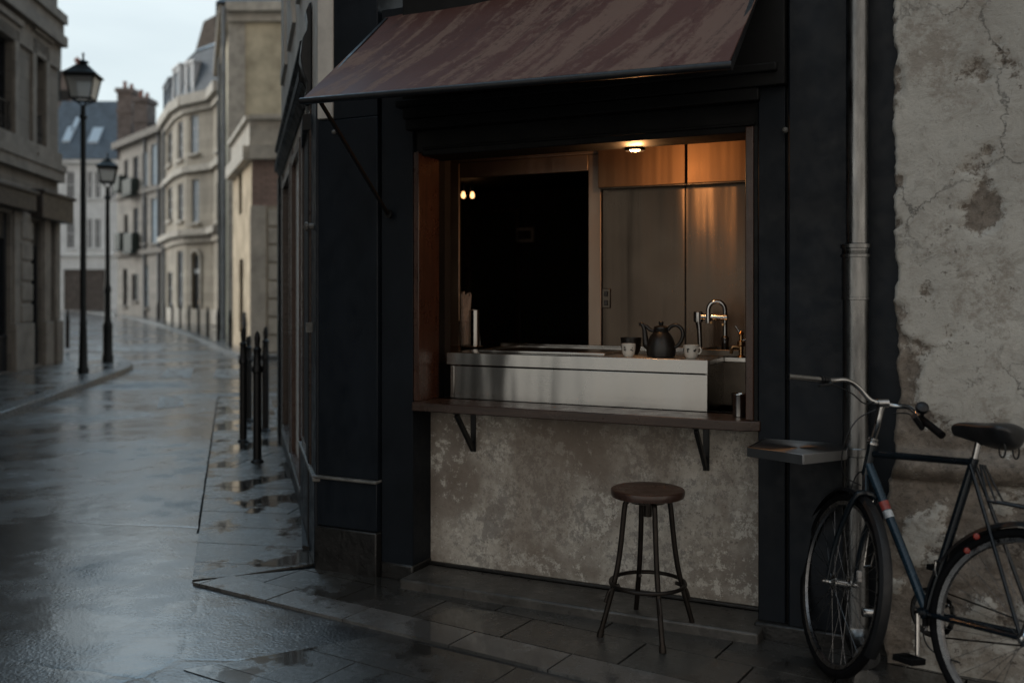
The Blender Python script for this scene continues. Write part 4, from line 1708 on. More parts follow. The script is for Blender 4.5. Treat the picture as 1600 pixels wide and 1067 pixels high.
# picture on the far wall
a_, b_ = lx(803, 4.0), lx(830, 4.0)
z1, z0 = lz(816, 355, 4.0), lz(816, 378, 4.0)
pc = local_thing('picture_frame', 'small framed picture hanging in the dark room behind the hatch', 'picture', ((a_ + b_) / 2, 4.09, z0))
m = S()
for (x0, x1, q0, q1) in ((a_, b_, z1 - .03, z1), (a_, b_, z0, z0 + .03), (a_, a_ + .03, z0 + .03, z1 - .03), (b_ - .03, b_, z0 + .03, z1 - .03)):
    m.box(x0, x1, 4.06, 4.09, q0, q1)
m.build('frame', M['pale_plastic'], pc)
S().box(a_ + .03, b_ - .03, 4.075, 4.09, z0 + .03, z1 - .03).build('print', M['wood_dark'], pc)

# two glowing bulbs in the dark room
for px, lab in ((724, 'small glowing bulb half hidden by the doorway frame'), (738, 'small glowing bulb hanging clear of the doorway frame')):
    yy = 3.2
    x_, z_ = lp(px, 306, yy)
    t = local_thing('pendant_bulb', lab, 'lamp', (x_, yy, ZC), 'bulbs in the dark room')
    S().lathe([(.001, -.026), (.013, -.02), (.019, -.007), (.020, .004), (.015, .02), (.011, .036)], (x_, yy, z_), 14).build('bulb', M['bulb_small'], t)
    m = S()
    m.lathe([(.012, .035), (.018, .06), (.018, .10), (.006, .11)], (x_, yy, z_), 10)
    m.tube([(x_, yy, z_ + .1), (x_, yy, ZC)], .004, 6)
    m.build('cord', M['iron'], t)
# ceiling spot over the counter
yl_ = .30
x_, z_ = lp(992, 236, yl_)
t = local_thing('ceiling_spot', 'small round ceiling spotlight glowing warm over the steel counter', 'lamp', (x_, yl_, ZC))
m = S()
m.lathe([(.05, 0), (.055, .012), (.05, .03), (.035, .06), (.03, .1), (.02, .11), (.02, ZC - z_)], (x_, yl_, z_), 20, cap=False)
m.build('housing', M['iron'], t)
S().lathe([(.030, .006), (.024, -.003), (.010, -.006), (.001, -.006)], (x_, yl_, z_ + .002), 20).build('bulb', M['bulb'], t)
pl = bpy.data.lights.new('spot_glow', 'POINT')
pl.energy = 9
pl.color = (1, .46, .17)
pl.shadow_soft_size = .04
po = bpy.data.objects.new('spot_glow', pl)
COL.objects.link(po)
po.location = MS @ V((x_, yl_, z_ - .03))

# wall cabinets
yc = .90
zc0, zc1 = lz(1050, 289, yc), ZC - .01
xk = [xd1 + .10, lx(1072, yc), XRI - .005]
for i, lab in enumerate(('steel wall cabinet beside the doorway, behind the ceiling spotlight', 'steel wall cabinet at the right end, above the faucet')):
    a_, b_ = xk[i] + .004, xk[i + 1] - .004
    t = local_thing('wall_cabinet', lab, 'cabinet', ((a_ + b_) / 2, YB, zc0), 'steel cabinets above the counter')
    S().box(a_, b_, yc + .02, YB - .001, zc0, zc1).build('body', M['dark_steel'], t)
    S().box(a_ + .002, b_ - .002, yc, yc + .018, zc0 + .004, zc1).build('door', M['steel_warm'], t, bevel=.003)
# switch
x_, z_ = lp(948, 466, YB)
t = local_thing('wall_switch', 'narrow double switch plate on the steel wall beside the doorway', 'switch', (x_, YB, z_))
S().box(x_ - .026, x_ + .026, YB - .012, YB, z_ - .06, z_ + .06).build('plate', M['dark_steel'], t, bevel=.004)
for dz in (-.028, .028):
    S().box(x_ - .012, x_ + .012, YB - .02, YB - .012, z_ + dz - .016, z_ + dz + .016).build('rocker', M['glaze_black'], t, bevel=.003)

# ------------------------------------------------------------------ counter
YF = .245
ZK = 1.262
xc0, xc1 = lx(703, YF), lx(1105.5, YF)
ctr = local_thing('service_counter', 'brushed steel counter box standing on the wooden shelf of the hatch', 'counter', (xc0, YF, 1.0))
m = S()
m.box(xc0 + .03, xc1, YF, YF + .02, 1.0, ZK - .075)
m.box(xc1 - .02, xc1 - .001, YF + .02, YB - .05, 1.0, ZK - .03)
m.box(xc0, xc0 + .026, YF + .004, YF + .03, 1.0, ZK - .075)
m.build('front_panel', M['steel'], ctr, bevel=.003)
m = S()
zt_ = ZK
m.box(xc0 - .02, xc1 + .003, YF - .006, YF + .03, ZK - .07, ZK)
m.box(xc0 - .02, xc1 + .003, YF + .03, YB - .03, ZK - .03, ZK - .001)
m.box(xc1 + .003, XB, YF + .34, YB - .03, ZK - .03, ZK - .004)
m.build('worktop', M['steel'], ctr, bevel=.003)
m = S()
xi0, xi1 = xc0 + .12, lx(985, .8)
m.box(xi0, xi1, YF + .12, YF + .14, ZK - .001, ZK + .012)
m.box(xi0, xi1, YB - .14, YB - .12, ZK - .001, ZK + .012)
m.box(xi0, xi0 + .02, YF + .14, YB - .14, ZK - .001, ZK + .012)
m.box(xi1 - .02, xi1, YF + .14, YB - .14, ZK - .001, ZK + .012)
m.build('well_rim', M['steel'], ctr, bevel=.003)
S().box(xi0 + .02, xi1 - .02, YF + .14, YB - .14, ZK - .0005, ZK + .003).build('well_plate', M['dark_steel'], ctr)
S().box(xc0 - .05, XB - .02, YB - .03, YB - .004, ZK - .05, ZK + .018).build('upstand', M['steel'], ctr, bevel=.003)
m = S()
m.box(xc1 - .001, XB - .06, YF + .35, YF + .37, 1.0, ZK - .03)
m.build('side_panel', M['dark_steel'], ctr)

# shelf
zs = 1.0
shf = local_thing('hatch_shelf', 'long dark wooden shelf on iron brackets along the hatch', 'shelf', ((XA + XB) / 2, .22, zs))
m = S()
xs0, xs1_ = lx(643, -.03), lx(1157, -.03)
m.prism([(xs0, -.03), (xs1_, -.03), (XB + .012, .012), (XB + .012, .05), (XB - .002, .05), (XB - .002, .30), (XA + .002, .30), (XA + .002, .022), (xs0, .022)], zs - .048, zs)
m.build('board', M['wood_dark'], shf, bevel=.005)
for px in (724, 1094):
    x_ = lx(px, .1)
    m = S()
    m.box(x_ - .016, x_ + .016, .212, .222, zs - .29, zs - .05)
    m.box(x_ - .016, x_ + .016, .012, .212, zs - .058, zs - .0485)
    m.bar((x_, .02, zs - .06), (x_, .208, zs - .275), .03, .018, (1, 0, 0))
    m.build('bracket', M['iron'], shf, bevel=.002)

# ------------------------------------------------------------------ things on the counter
def on(px, z, yl):
    return V((lx(px, yl), yl, z))


# teapot
yk = .40
p = on(1033, ZK, yk)
sc_ = .95
kt = local_thing('teapot', 'black teapot with curved spout, loop handle and lid on the steel counter', 'teapot', p)
K = lambda h, r: (r * sc_, h * sc_)
m = S()
m.lathe([K(0, .062), K(.004, .078), (.080 * sc_, .012), (.082 * sc_, .03), K(.06, .080), K(.09, .073), K(.115, .061), K(.135, .046), K(.142, .040), K(.15, .043), K(.155, .044), K(.158, .036)], p, 36)
m.build('body', M['glaze_black'], kt)
m = S()
Z = lambda dx, dz: (p.x + dx * sc_, p.y, p.z + dz * sc_)
m.tube([Z(-.06, .055), Z(-.085, .065), Z(-.092, .10), Z(-.098, .15), Z(-.112, .18), Z(-.128, .178)], [.026 * sc_, .021 * sc_, .016 * sc_, .012 * sc_, .011 * sc_, .009 * sc_], 12, smooth=5)
m.tube([Z(-.106, .178), Z(-.085, .168), Z(-.065, .150), Z(-.042, .142)], [.007, .010, .010, .008], 8, smooth=4)
m.build('spout', M['glaze_black'], kt)
m = S()
m.tube([Z(.04, .150), Z(.055, .168), Z(.085, .178), Z(.115, .160), Z(.125, .125), Z(.112, .085), Z(.092, .062), Z(.074, .056)], .0105 * sc_, 12, smooth=5)
m.build('handle', M['glaze_black'], kt)
m = S()
m.lathe([K(.158, .042), K(.166, .041), K(.172, .028), K(.176, .012)], p, 28)
lid = m.build('lid', M['glaze_black'], kt)
m = S()
m.lathe([K(.176, .010), K(.182, .013), K(.194, .014), K(.198, .010)], p, 20)
m.build('knob', M['glaze_black'], lid)


def cup(name, px, yl, h, r, mat, label, motif=False, handle=True, hdir=1, group=None):
    p = on(px, ZK + .0005, yl)
    t = local_thing(name, label, 'cup', p, group)
    m = S()
    m.lathe([(r * .62, 0), (r * .68, .004), (r * .84, h * .18), (r * .95, h * .5), (r, h), (r * .93, h), (r * .88, h * .55), (r * .7, h * .12), (.001, h * .1)], p, 32, cap=False)
    m.add([(p.x + r * .62 * math.cos(2 * math.pi * k / 24), p.y + r * .62 * math.sin(2 * math.pi * k / 24), p.z) for k in range(24)], [tuple(range(24))])
    m.build('body', mat, t)
    if handle:
        m = S()
        hx = r * .93 * hdir
        m.tube([(p.x + hx, p.y, p.z + h * .78), (p.x + hx * 1.25, p.y, p.z + h * .80), (p.x + hx * 1.38, p.y, p.z + h * .6), (p.x + hx * 1.2, p.y, p.z + h * .38), (p.x + hx * .92, p.y, p.z + h * .34)], .0042, 8, smooth=4)
        m.build('handle', mat, t)
    if motif:
        for a0 in (-150, -100, -45):
            m = S()
            for j in range(5):
                a = R(a0 + random.uniform(-9, 9))
                zz = h * random.uniform(.45, .78)
                rr = r * (.95 + (zz / h - .5) * .1) + .0006
                c = V((p.x + rr * math.cos(a), p.y + rr * math.sin(a), p.z + zz))
                ra = random.uniform(.0025, .0055)
                m.lathe([(ra, -.0004), (ra, .0006)], c, 7, (math.cos(a), math.sin(a), 0))
            m.build('motif', M['motif'], t)
    return t


cup('tea_cup', 982, .34, .068, .038, M['ceramic'], 'small white cup with dark flower motif standing before the black bowl cup', True, False, 1, 'white cups on the counter')
cup('tea_cup', 1080, .36, .068, .041, M['ceramic'], 'small white cup with handle and dark motif, right of the teapot handle', True, True, 1, 'white cups on the counter')
cup('black_cup', 986, .52, .092, .058, M['glaze_black'], 'black cup behind the white cup, next to the teapot spout', False, False)

# steel beaker on the shelf
p = V((lx(1155, .14), .14, zs + .0005))
m = S()
m.lathe([(.028, 0), (.032, .002), (.036, .104), (.0385, .108), (.037, .112), (.034, .108), (.03, .01), (.001, .008)], p, 32, cap=False)
solo(m, 'steel_beaker', M['steel'], p, 'steel beaker standing on the wooden shelf by the right jamb', 'beaker')

# steel cylinder with straws beside it, on a brass plate
yq = .82
p = on(742, ZK + .004, yq)
m = S()
m.lathe([(.040, 0), (.040, .225), (.037, .228), (.036, .22), (.036, .01), (.001, .008)], p, 32, cap=False)
solo(m, 'steel_canister', M['steel'], p, 'tall steel canister on the counter beside the doorway', 'canister')
q = on(729, ZK, yq)
m = S()
m.box(q.x - .14, q.x + .09, yq - .06, yq + .06, ZK - .001, ZK + .0035)
solo(m, 'brass_plate', M['copper'], q, 'thin brass plate under the steel canister on the counter', 'plate', bevel=.001)
q = on(726, ZK + .004, yq - .03)
t = local_thing('straw_holder', 'clear cup of wrapped straws beside the steel canister at the doorway', 'straw holder', q)
m = S()
m.lathe([(.030, 0), (.033, .002), (.040, .16), (.038, .16), (.031, .006), (.001, .004)], q, 24, cap=False)
m.build('cup', M['clear'], t)
for i in range(16):
    a = random.uniform(0, 6.28)
    rr = random.uniform(.006, .024)
    x0, y0 = q.x + rr * math.cos(a), q.y + rr * math.sin(a)
    m = S()
    m.tube([(x0, y0, q.z + .01), (x0 + (x0 - q.x) * 1.0 + .006, y0 + (y0 - q.y) * .9, q.z + random.uniform(.31, .345))], .0075, 6)
    m.build('straw', M['paper'], t)

# faucet, sink and tap
ys = .80
fp = on(1133, ZK, ys)
fa = local_thing('faucet', 'chrome gooseneck faucet with thick side arm over the sink', 'faucet', fp)
zt_ = lz(1129, 471, ys) - ZK
m = S()
m.lathe([(.030, 0), (.030, .012), (.021, .02), (.019, .07), (.022, .075), (.022, .09), (.014, .1)], fp, 18)
r_ = .045
pts = [(fp.x, fp.y, fp.z + .09), (fp.x, fp.y, fp.z + zt_ - r_)]
for k in range(1, 9):
    a = math.pi * k / 8
    pts.append((fp.x - r_ * (1 - math.cos(a)), fp.y - .02 * k / 8, fp.z + zt_ - r_ + r_ * math.sin(a)))
pts.append((fp.x - 2 * r_, fp.y - .02, fp.z + zt_ - r_ - .05))
m.tube(pts, .0125, 12)
m.lathe([(.017, 0), (.017, .03)], (fp.x - 2 * r_, fp.y - .02, fp.z + zt_ - r_ - .075), 14)
m.build('spout', M['chrome'], fa)
m = S()
x0, z0 = lp(1091, 495, ys)
m.tube([(x0, ys, z0), (fp.x + .015, ys - .005, z0 - .002)], .018, 14)
m.lathe([(.022, -.03), (.026, -.028), (.026, .026), (.022, .03)], (x0, ys, z0), 16, (0, 0, 1))
m.tube([(x0, ys, z0 - .02), (x0 + .006, ys, z0 - .07), (x0 + .012, ys, ZK)], [.018, .014, .012], 12)
m.build('arm', M['chrome'], fa)
m = S()
for dx, dz in ((-.065, .03), (.0, .02)):
    m.lathe([(.006, 0), (.009, .012), (.006, .022)], (fp.x + dx, ys - .035, z0 - .06 + dz), 8, (0, -1, 0))
m.build('lever', M['copper'], fa)
# sink basin
sk0, sk1 = lx(1093, .62), XB - .03
m = S()
zb_ = ZK + .035
m.box(sk0, sk1, .58, .60, ZK - .002, zb_)
m.box(sk0, sk1, .93, .95, ZK - .002, zb_)
m.box(sk0, sk0 + .02, .60, .93, ZK - .002, zb_)
m.box(sk1 - .02, sk1, .60, .93, ZK - .002, zb_)
solo(m, 'sink_basin', M['dark_steel'], (sk0, .58, ZK), 'low dark sink basin under the gooseneck faucet', 'sink', bevel=.004)
# little brass tap by the jamb
tpnt = on(1158, ZK, .50)
tt = local_thing('small_tap', 'small brass tap with lever beside the right jamb of the hatch', 'tap', tpnt)
m = S()
m.lathe([(.022, 0), (.022, .008), (.012, .014), (.012, .06), (.02, .066), (.02, .085), (.011, .09), (.011, .12), (.016, .125), (.004, .14)], tpnt, 14)
m.tube([(tpnt.x, tpnt.y, tpnt.z + .05), (tpnt.x - .04, tpnt.y - .01, tpnt.z + .055), (tpnt.x - .05, tpnt.y - .012, tpnt.z + .02)], .009, 8, smooth=3)
m.build('body', M['copper'], tt)
m = S()
m.tube([(tpnt.x, tpnt.y, tpnt.z + .12), (tpnt.x - .02, tpnt.y, tpnt.z + .15), (tpnt.x - .03, tpnt.y, tpnt.z + .165)], [.006, .005, .007], 8)
m.tube([(tpnt.x, tpnt.y, tpnt.z + .09), (tpnt.x + .035, tpnt.y, tpnt.z + .095)], [.006, .009], 8)
m.build('lever', M['chrome'], tt)

# ------------------------------------------------------------------ awning
pA = .75
xf0, zf0 = lp(473, 154, -pA)
xf1, zf1 = lp(1139, 97, -pA)
xt0, zt0 = lp(602, 28, -.02)
zt1 = zt0 + .05
xt1 = max(xf1 + .02, lp(1200, 2, -.3)[0] - .02)
aw = local_thing('awning', 'sloping faded maroon canvas awning over the service hatch', 'awning', ((xf0 + xf1) / 2, 0, zf0))
m = S()
NX, NY = 60, 16
vs = []
for j in range(NY + 1):
    for i in range(NX + 1):
        u, v = i / NX, j / NY
        xa_ = xt0 + (xf0 - xt0) * v
        xb_ = xt1 + (xf1 - xt1) * v
        yy = -.02 + (-pA + .02) * v
        zz = (zt0 + (zt1 - zt0) * u) * (1 - v) + (zf0 + (zf1 - zf0) * u) * v
        sag = -.028 * math.sin(math.pi * v) * (1 + .25 * math.sin(u * 9 + v))
        sag += .006 * noise.noise(V((u * 7, v * 3, 0))) + .003 * noise.noise(V((u * 22, v * 9, 4)))
        edge = min(u, 1 - u)
        vs.append((xa_ + (xb_ - xa_) * u, yy, zz + sag * min(1, edge * 14 + .2)))
nv = len(vs)
vs2 = [(p[0], p[1] + .004, p[2] - .006) for p in vs]
fs = []
w_ = NX + 1
for j in range(NY):
    for i in range(NX):
        a = j * w_ + i
        fs.append((a, a + 1, a + w_ + 1, a + w_))
        fs.append((nv + a, nv + a + w_, nv + a + w_ + 1, nv + a + 1))
for i in range(NX):
    a, b = i, NY * w_ + i
    fs.append((a, nv + a, nv + a + 1, a + 1))
    fs.append((b, b + 1, nv + b + 1, nv + b))
for j in range(NY):
    a, b = j * w_, j * w_ + NX
    fs.append((a, a + w_, nv + a + w_, nv + a))
    fs.append((b, nv + b, nv + b + w_, b + w_))
m.add(vs + vs2, fs)
m.build('canopy', M['awning'], aw)
m = S()
m.tube([(xf0 - .012, -pA, zf0 - .014), (xf1 + .012, -pA, zf1 - .014)], .017, 12)
m.build('front_bar', M['iron'], aw)
m = S()
m.box(xf0, xf1, -pA + .0, -pA + .006, min(zf0, zf1) - .045, max(zf0, zf1) - .02)
m = S()
m.bar((xt0 + .02, -.03, zt0 - .02), (xf0 + .005, -pA + .02, zf0 - .022), .02, .03)
m.build('side_rail', M['iron'], aw)
m = S()
m.bar((xt1 - .02, -.03, zt1 - .02), (xf1 - .005, -pA + .02, zf1 - .022), .02, .03)
m.build('side_rail', M['iron'], aw)
for side in (0,):
    if side == 0:
        x_, z_ = lp(606, 334, -.01)
        a_ = (xf0 + .09, -pA + .02, zf0 - .02)
    else:
        x_, z_ = XB + .05, 2.04
        a_ = (xf1 - .03, -pA + .02, zf1 - .02)
    m = S()
    m.tube([a_, (x_, -.012, z_)], .011, 8)
    m.lathe([(.026, 0), (.026, .012)], (x_, .0, z_), 10, (0, -1, 0))
    m.build('support_arm', M['black_board'], aw)

# ------------------------------------------------------------------ old wall at the right with peeling render
XW0 = lx(1398)
XW1 = XW0 + 3.4
ZW = 5.2
NXw, NZw = 170, 460
zgro = .78


def peel_at(x, z):
    p = V((x, z, 3.3))
    n1 = noise.fractal(p * 1.6, 1.0, 2.1, 6)
    n2 = noise.fractal(p * 7.0 + V((9, 2, 0)), 1.0, 2.1, 5)
    n3 = noise.fractal(p * 3.3 + V((4, 7, 1)), .8, 2.1, 6)
    v = n1 * .40 + n3 * .34 + n2 * .34 - .155
    # large losses seen in the photograph
    for (px, py, rx, rz, s) in ((1418, 650, .11, .30, .55), (1575, 520, .18, .2, .30), (1560, 300, .12, .2, .04), (1440, 560, .07, .25, .2)):
        cx, cz = lp(px, py, -.03)
        dd = ((x - cx) / rx) ** 2 + ((z - cz) / rz) ** 2
        v += s * math.exp(-dd)
    e = (x - XW0) / .05
    v += .55 * math.exp(-e * e) * (.6 + n2)
    if z < 1.02:
        v += min(1, (1.02 - z) / .1) * .42
    return max(0, min(1, v * 1.2 + .2))


vs, pe = [], []
for j in range(NZw + 1):
    z = ZW * (j / NZw) ** 1.25 - .02
    for i in range(NXw + 1):
        u = i / NXw
        x = XW0 + (XW1 - XW0) * u ** 1.15
        jag = .016 * noise.fractal(V((z * 2.1, 5.5, 0)), 1, 2, 4) + .012 * noise.fractal(V((z * 14, 1.5, 0)), .7, 2, 5) + .02 * max(0, noise.noise(V((z * 6, 8.5, 0))) - .15)
        x += jag * max(0, 1 - u * 14) + (.05 * min(1, max(0, (.9 - z) / .3)) * -1) * max(0, 1 - u * 10)
        pv = peel_at(x, z)
        y = -.052
        y += .010 * noise.fractal(V((x * 2.2, z * 2.2, 1)), 1, 2, 4)
        soft = max(0, min(1, (pv - .38) / .16))
        y += .016 * soft
        y -= soft * .012 * noise.fractal(V((x * 11, z * 11, 7)), 1, 2, 5)
        if z < .93:                      # torus course and rougher foot
            t_ = (z - .79) / .14
            if 0 <= t_ <= 1:
                y -= .075 * math.sin(math.pi * t_) ** .6 + .012 * noise.fractal(V((x * 5, z * 9, 2)), 1, 2, 4)
            elif t_ < 0:
                y -= .035 + .030 * noise.fractal(V((x * 3, z * 4, 2)), 1, 2, 5) + .02 * min(1, -t_ * .4)
        if i == 0:
            y = .01
        vs.append((x, y, z))
        pe.append(pv)
m = S()
w_ = NXw + 1
m.add(vs, [(j * w_ + i, j * w_ + i + 1, (j + 1) * w_ + i + 1, (j + 1) * w_ + i) for j in range(NZw) for i in range(NXw)])
wallo = m.build('old_wall', M['render'], None, MS @ T(V((XW0, 0, 0))), smooth=180)
at_ = wallo.data.attributes.new('peel', 'FLOAT', 'POINT')
for i, v in enumerate(pe):
    at_.data[i].value = v
tag(wallo, 'old stone wall with cracked peeling plaster behind the bicycle', 'wall')
m = S()
m.box(XW0 + .06, XW1, .02, .5, -.02, ZTOP)
part(m, 'rear_wall', M['cream_plaster'])

# ------------------------------------------------------------------ drainpipe
yp = -.085
xp = lx(1337, yp)
dp = local_thing('drainpipe', 'tall grey metal drainpipe running down the navy board beside the old wall', 'drainpipe', (xp, yp, 0))
zj, zj2 = lz(1337, 392, yp), lz(1337, 466, yp)
rl, ru = .0555, .047
m = S()
m.lathe([(rl, .16), (rl, zj2)], (xp, yp, 0), 28)
m.lathe([(rl + .003, zj2), (rl + .003, zj)], (xp, yp, 0), 28)
m.lathe([(ru, zj), (ru, 6.5)], (xp + .006, yp, 0), 28)
m.tube([(xp, yp, .18), (xp, yp - .005, .12), (xp + .03, yp - .05, .07), (xp + .06, yp - .13, .055)], rl, 20, smooth=5)
m.build('pipe', M['zinc'], dp)
m = S()
m.lathe([(rl + .002, -.03), (rl + .009, -.028), (rl + .009, -.016), (rl + .003, -.014), (rl + .003, .010), (rl + .010, .012), (rl + .010, .028), (ru, .034)], (xp, yp, zj), 28)
m.build('collar', M['zinc'], dp)
m = S()
m.lathe([(rl, -.008), (rl + .006, -.006), (rl + .006, .004), (rl + .002, .006)], (xp, yp, zj2), 28)
m.build('collar', M['zinc'], dp)
m = S()
zj3 = lz(1337, 705, yp)
m.lathe([(rl, -.02), (rl + .004, -.016), (rl + .004, .016), (rl, .02)], (xp, yp, zj3), 28)
m.build('collar', M['zinc'], dp)
m = S()
for zz in (zj - .07, 3.4, .55):
    m = S()
    m.box(xp - .012, xp + .012, yp + .02, .0, zz - .015, zz + .015)
    m.lathe([(rl + .004, -.012), (rl + .004, .012)], (xp, yp, zz), 24)
    m.build('clip', M['zinc'], dp)

# folding metal shelf on the navy board
zsh = .925
pts = [MSI @ ground(px, py, zsh) for px, py in ((1168, 699), (1255, 711), (1322, 704))]
poly = [(pts[0].x, pts[0].y), (pts[1].x, pts[1].y), (pts[2].x, pts[2].y), (pts[2].x - .01, -.004), (pts[0].x + .02, -.004)]
tray = local_thing('metal_shelf', 'small scuffed steel shelf fixed to the navy board between hatch and bicycle', 'shelf', (pts[1].x, -.02, zsh))
m = S()
m.prism(poly, zsh - .007, zsh - .001)
for a, b in zip(poly[:-2], poly[1:-1]):
    pass
for i in range(len(poly)):
    a, b = V((*poly[i], zsh - .018)), V((*poly[(i + 1) % len(poly)], zsh - .018))
    if i != 3:
        m.bar(a, b, .006, .042)
m.build('tray', M['steel_tray'], tray, bevel=.002)
m = S()
for fx in (.25, .75):
    xx = poly[4][0] + (poly[3][0] - poly[4][0]) * fx
    m.bar((xx, -.006, zsh - .075), (xx, -.12, zsh - .04), .016, .012)
m.build('strut', M['iron'], tray)

# ------------------------------------------------------------------ stool
zst = .685
sp_ = at(1012, 768, 1).copy()
dS_ = (CH - zst + .015) * FPX / (768 - HY)
sx, sy = (1012 - 800) / FPX * dS_, dS_
sb = V((sx, sy, 0))
stl = thing('bar_stool', 'round dark wooden seat stool on four bent iron legs before the hatch', 'stool', T(sb) @ Matrix.Rotation(R(4), 4, 'Z'))
MT = WORLD[stl.name]
rs = 57.5 / FPX * dS_
m = MB(MT)
m.lathe([(.001, zst - .038), (rs * .93, zst - .038), (rs * .985, zst - .034), (rs, zst - .022), (rs, zst - .010), (rs * .985, zst - .002), (rs * .95, zst), (rs * .8, zst - .003), (.001, zst - .004)], (0, 0, 0), 48, cap=False)
m.build('seat', M['wood_seat'], stl)
m = MB(MT)
m.lathe([(rs * .5, zst - .062), (rs * .5, zst - .038)], (0, 0, 0), 28)
m.lathe([(.02, zst - .13), (.02, zst - .062)], (0, 0, 0), 14)
m.build('swivel_plate', M['brown_iron'], stl)
legs = []
rt, rbm = rs * .62, rs * 1.29
for a in (182, 275, 3, 93):
    c_, s_ = math.cos(R(a)), math.sin(R(a))
    P = lambda r, z: (r * c_, r * s_, z)
    m = MB(MT)
    zt_ = zst - .052
    m.tube([P(rs * .2, zt_), P(rt * .82, zt_), P(rt * .97, zt_ - .012), P(rt * 1.04, zt_ - .045), P(rt * 1.35, zt_ * .5), P(rbm, .022)], [.0125] * 4 + [.0125, .012], 12, smooth=5)
    m.tube([P(rbm * .995, .03), P(rbm * 1.02, .0)], [.0155, .0165], 12)
    m.build('leg', M['brown_iron'], stl)
    legs.append((c_, s_))
zr_ = .245
fr = zr_ / (zst - .05)
rr = rbm + (rt * 1.04 - rbm) * fr
m = MB(MT)
m.tube([((rr - .006) * math.cos(2 * math.pi * k / 40), (rr - .006) * math.sin(2 * math.pi * k / 40), zr_) for k in range(40)], .0095, 10, closed=True)
m.build('foot_ring', M['brown_iron'], stl)
m = MB(MT)
for c_, s_ in legs:
    m.tube([((rr + .022) * c_, (rr + .022) * s_, zr_ - .085), ((rr + .0) * c_, (rr + .0) * s_, zr_ - .03), ((rr - .045) * c_, (rr - .045) * s_, zr_ - .006)], .0085, 8, smooth=4)
m.build('brace', M['brown_iron'], stl)

# ------------------------------------------------------------------ bicycle leaning towards the wall
WR = .38                                   # wheel radius with tyre
LEAN = R(9)
GF = ground(1290, 1050).copy()
GR = V((1.795, 3.385, 0))
BT = (GF - GR).normalized()
BR = V((BT.y, -BT.x, 0))
BU = (BR * math.sin(LEAN) + V((0, 0, 1)) * math.cos(LEAN)).normalized()
BN = BT.cross(BU).normalized()
BS = BR * math.cos(LEAN) - V((0, 0, 1)) * math.sin(LEAN)      # sideways, to the bike's right
bike = thing('bicycle', 'old dark blue bicycle with black saddle and chrome handlebars', 'bicycle', T((GF + GR) / 2))


def bp(px, py, side=0.0):
    """point of the bicycle's own plane seen at a pixel, shifted sideways"""
    d = ray(px, py)
    t = (GF - CAM).dot(BN) / d.dot(BN)
    return CAM + d * t + BS * side


def Bp(mb, name, mat, parent=None, **k):
    return mb.build(name, mat, parent or bike, **k)


HF = GF + BU * WR
HR = GR + BU * WR


def wheel(name_parent, H, fwd, axle, fender, label=None):
    up = axle.cross(fwd).normalized()
    if up.z < 0:
        up = -up
    ring = lambda r, a, s=0.0: H + (fwd * math.cos(a) + up * math.sin(a)) * r + axle * s
    n = 64
    m = MB()
    m.tube([ring(WR - .019, 2 * math.pi * k / n) for k in range(n)], .019, 10, closed=True)
    tyre = Bp(m, 'tyre', M['rubber'], name_parent)
    m = MB()
    prof = [(WR - .036, -.014), (WR - .036, .014), (WR - .052, .011), (WR - .056, 0), (WR - .052, -.011)]
    vs, fs = [], []
    for k in range(n):
        for r, s in prof:
            vs.append(ring(r, 2 * math.pi * k / n, s))
    q = len(prof)
    for k in range(n):
        for i in range(q):
            fs.append((k * q + i, k * q + (i + 1) % q, ((k + 1) % n) * q + (i + 1) % q, ((k + 1) % n) * q + i))
    m.add(vs, fs)
    Bp(m, 'rim', M['rim'], name_parent)
    m = MB()
    for k in range(36):
        a = 2 * math.pi * k / 36
        s = 1 if k % 2 else -1
        b = a + (.55 if (k // 2) % 2 else -.55)
        m.tube([ring(.026, b, s * .03), ring(WR - .052, a, s * .003)], .0010, 4)
    Bp(m, 'spokes', M['rim'], name_parent)
    m = MB()
    q_ = axle
    m.lathe([(.006, -.072), (.011, -.07), (.011, -.058), (.006, -.056), (.014, -.046), (.03, -.036), (.03, -.031), (.016, -.026), (.016, .026), (.03, .031), (.03, .036), (.014, .046), (.006, .056), (.011, .058), (.011, .07), (.006, .072)], H, 16, q_)
    Bp(m, 'hub', M['chrome'], name_parent)
    return up, ring


# rear wheel
rw = MB()
upR, ringR = None, None
wheel_r = MB()
wheel_r.tube([HR - BS * .08, HR + BS * .08], .005, 8)
WRo = Bp(wheel_r, 'rear_wheel', M['chrome'])
upR, ringR = wheel(WRo, HR, -BT, -BS, True)
# front wheel is turned to the right on the steering axis
FW = V((-.087, .996, 0)).normalized()
FRt = V((FW.y, -FW.x, 0))
FA = (FRt * math.cos(LEAN * 1.1) - V((0, 0, 1)) * math.sin(LEAN * 1.1)).normalized()
FU = FA.cross(FW).normalized()
if FU.z < 0:
    FU = -FU
HF = GF + FU * WR
wheel_f = MB()
wheel_f.tube([HF - FA * .08, HF + FA * .08], .005, 8)
WFo = Bp(wheel_f, 'front_wheel', M['chrome'])
upF, ringF = wheel(WFo, HF, FW, FA, True)


def fender(ring, a0, a1, name, rad=WR + .016):
    m = MB()
    n = 36
    prof = [(rad - .012, -.027), (rad + .002, -.018), (rad + .007, 0), (rad + .002, .018), (rad - .012, .027), (rad + .0, .0)]
    vs, fs = [], []
    for k in range(n + 1):
        a = a0 + (a1 - a0) * k / n
        for r, s in prof:
            vs.append(ring(r, a, s))
    q = len(prof)
    for k in range(n):
        for i in range(q):
            fs.append((k * q + i, k * q + (i + 1) % q, (k + 1) * q + (i + 1) % q, (k + 1) * q + i))
    m.add(vs, fs)
    return Bp(m, name, M['iron'])


fender(ringR, R(-15), R(190), 'rear_fender')
fender(ringF, R(18), R(208), 'front_fender')
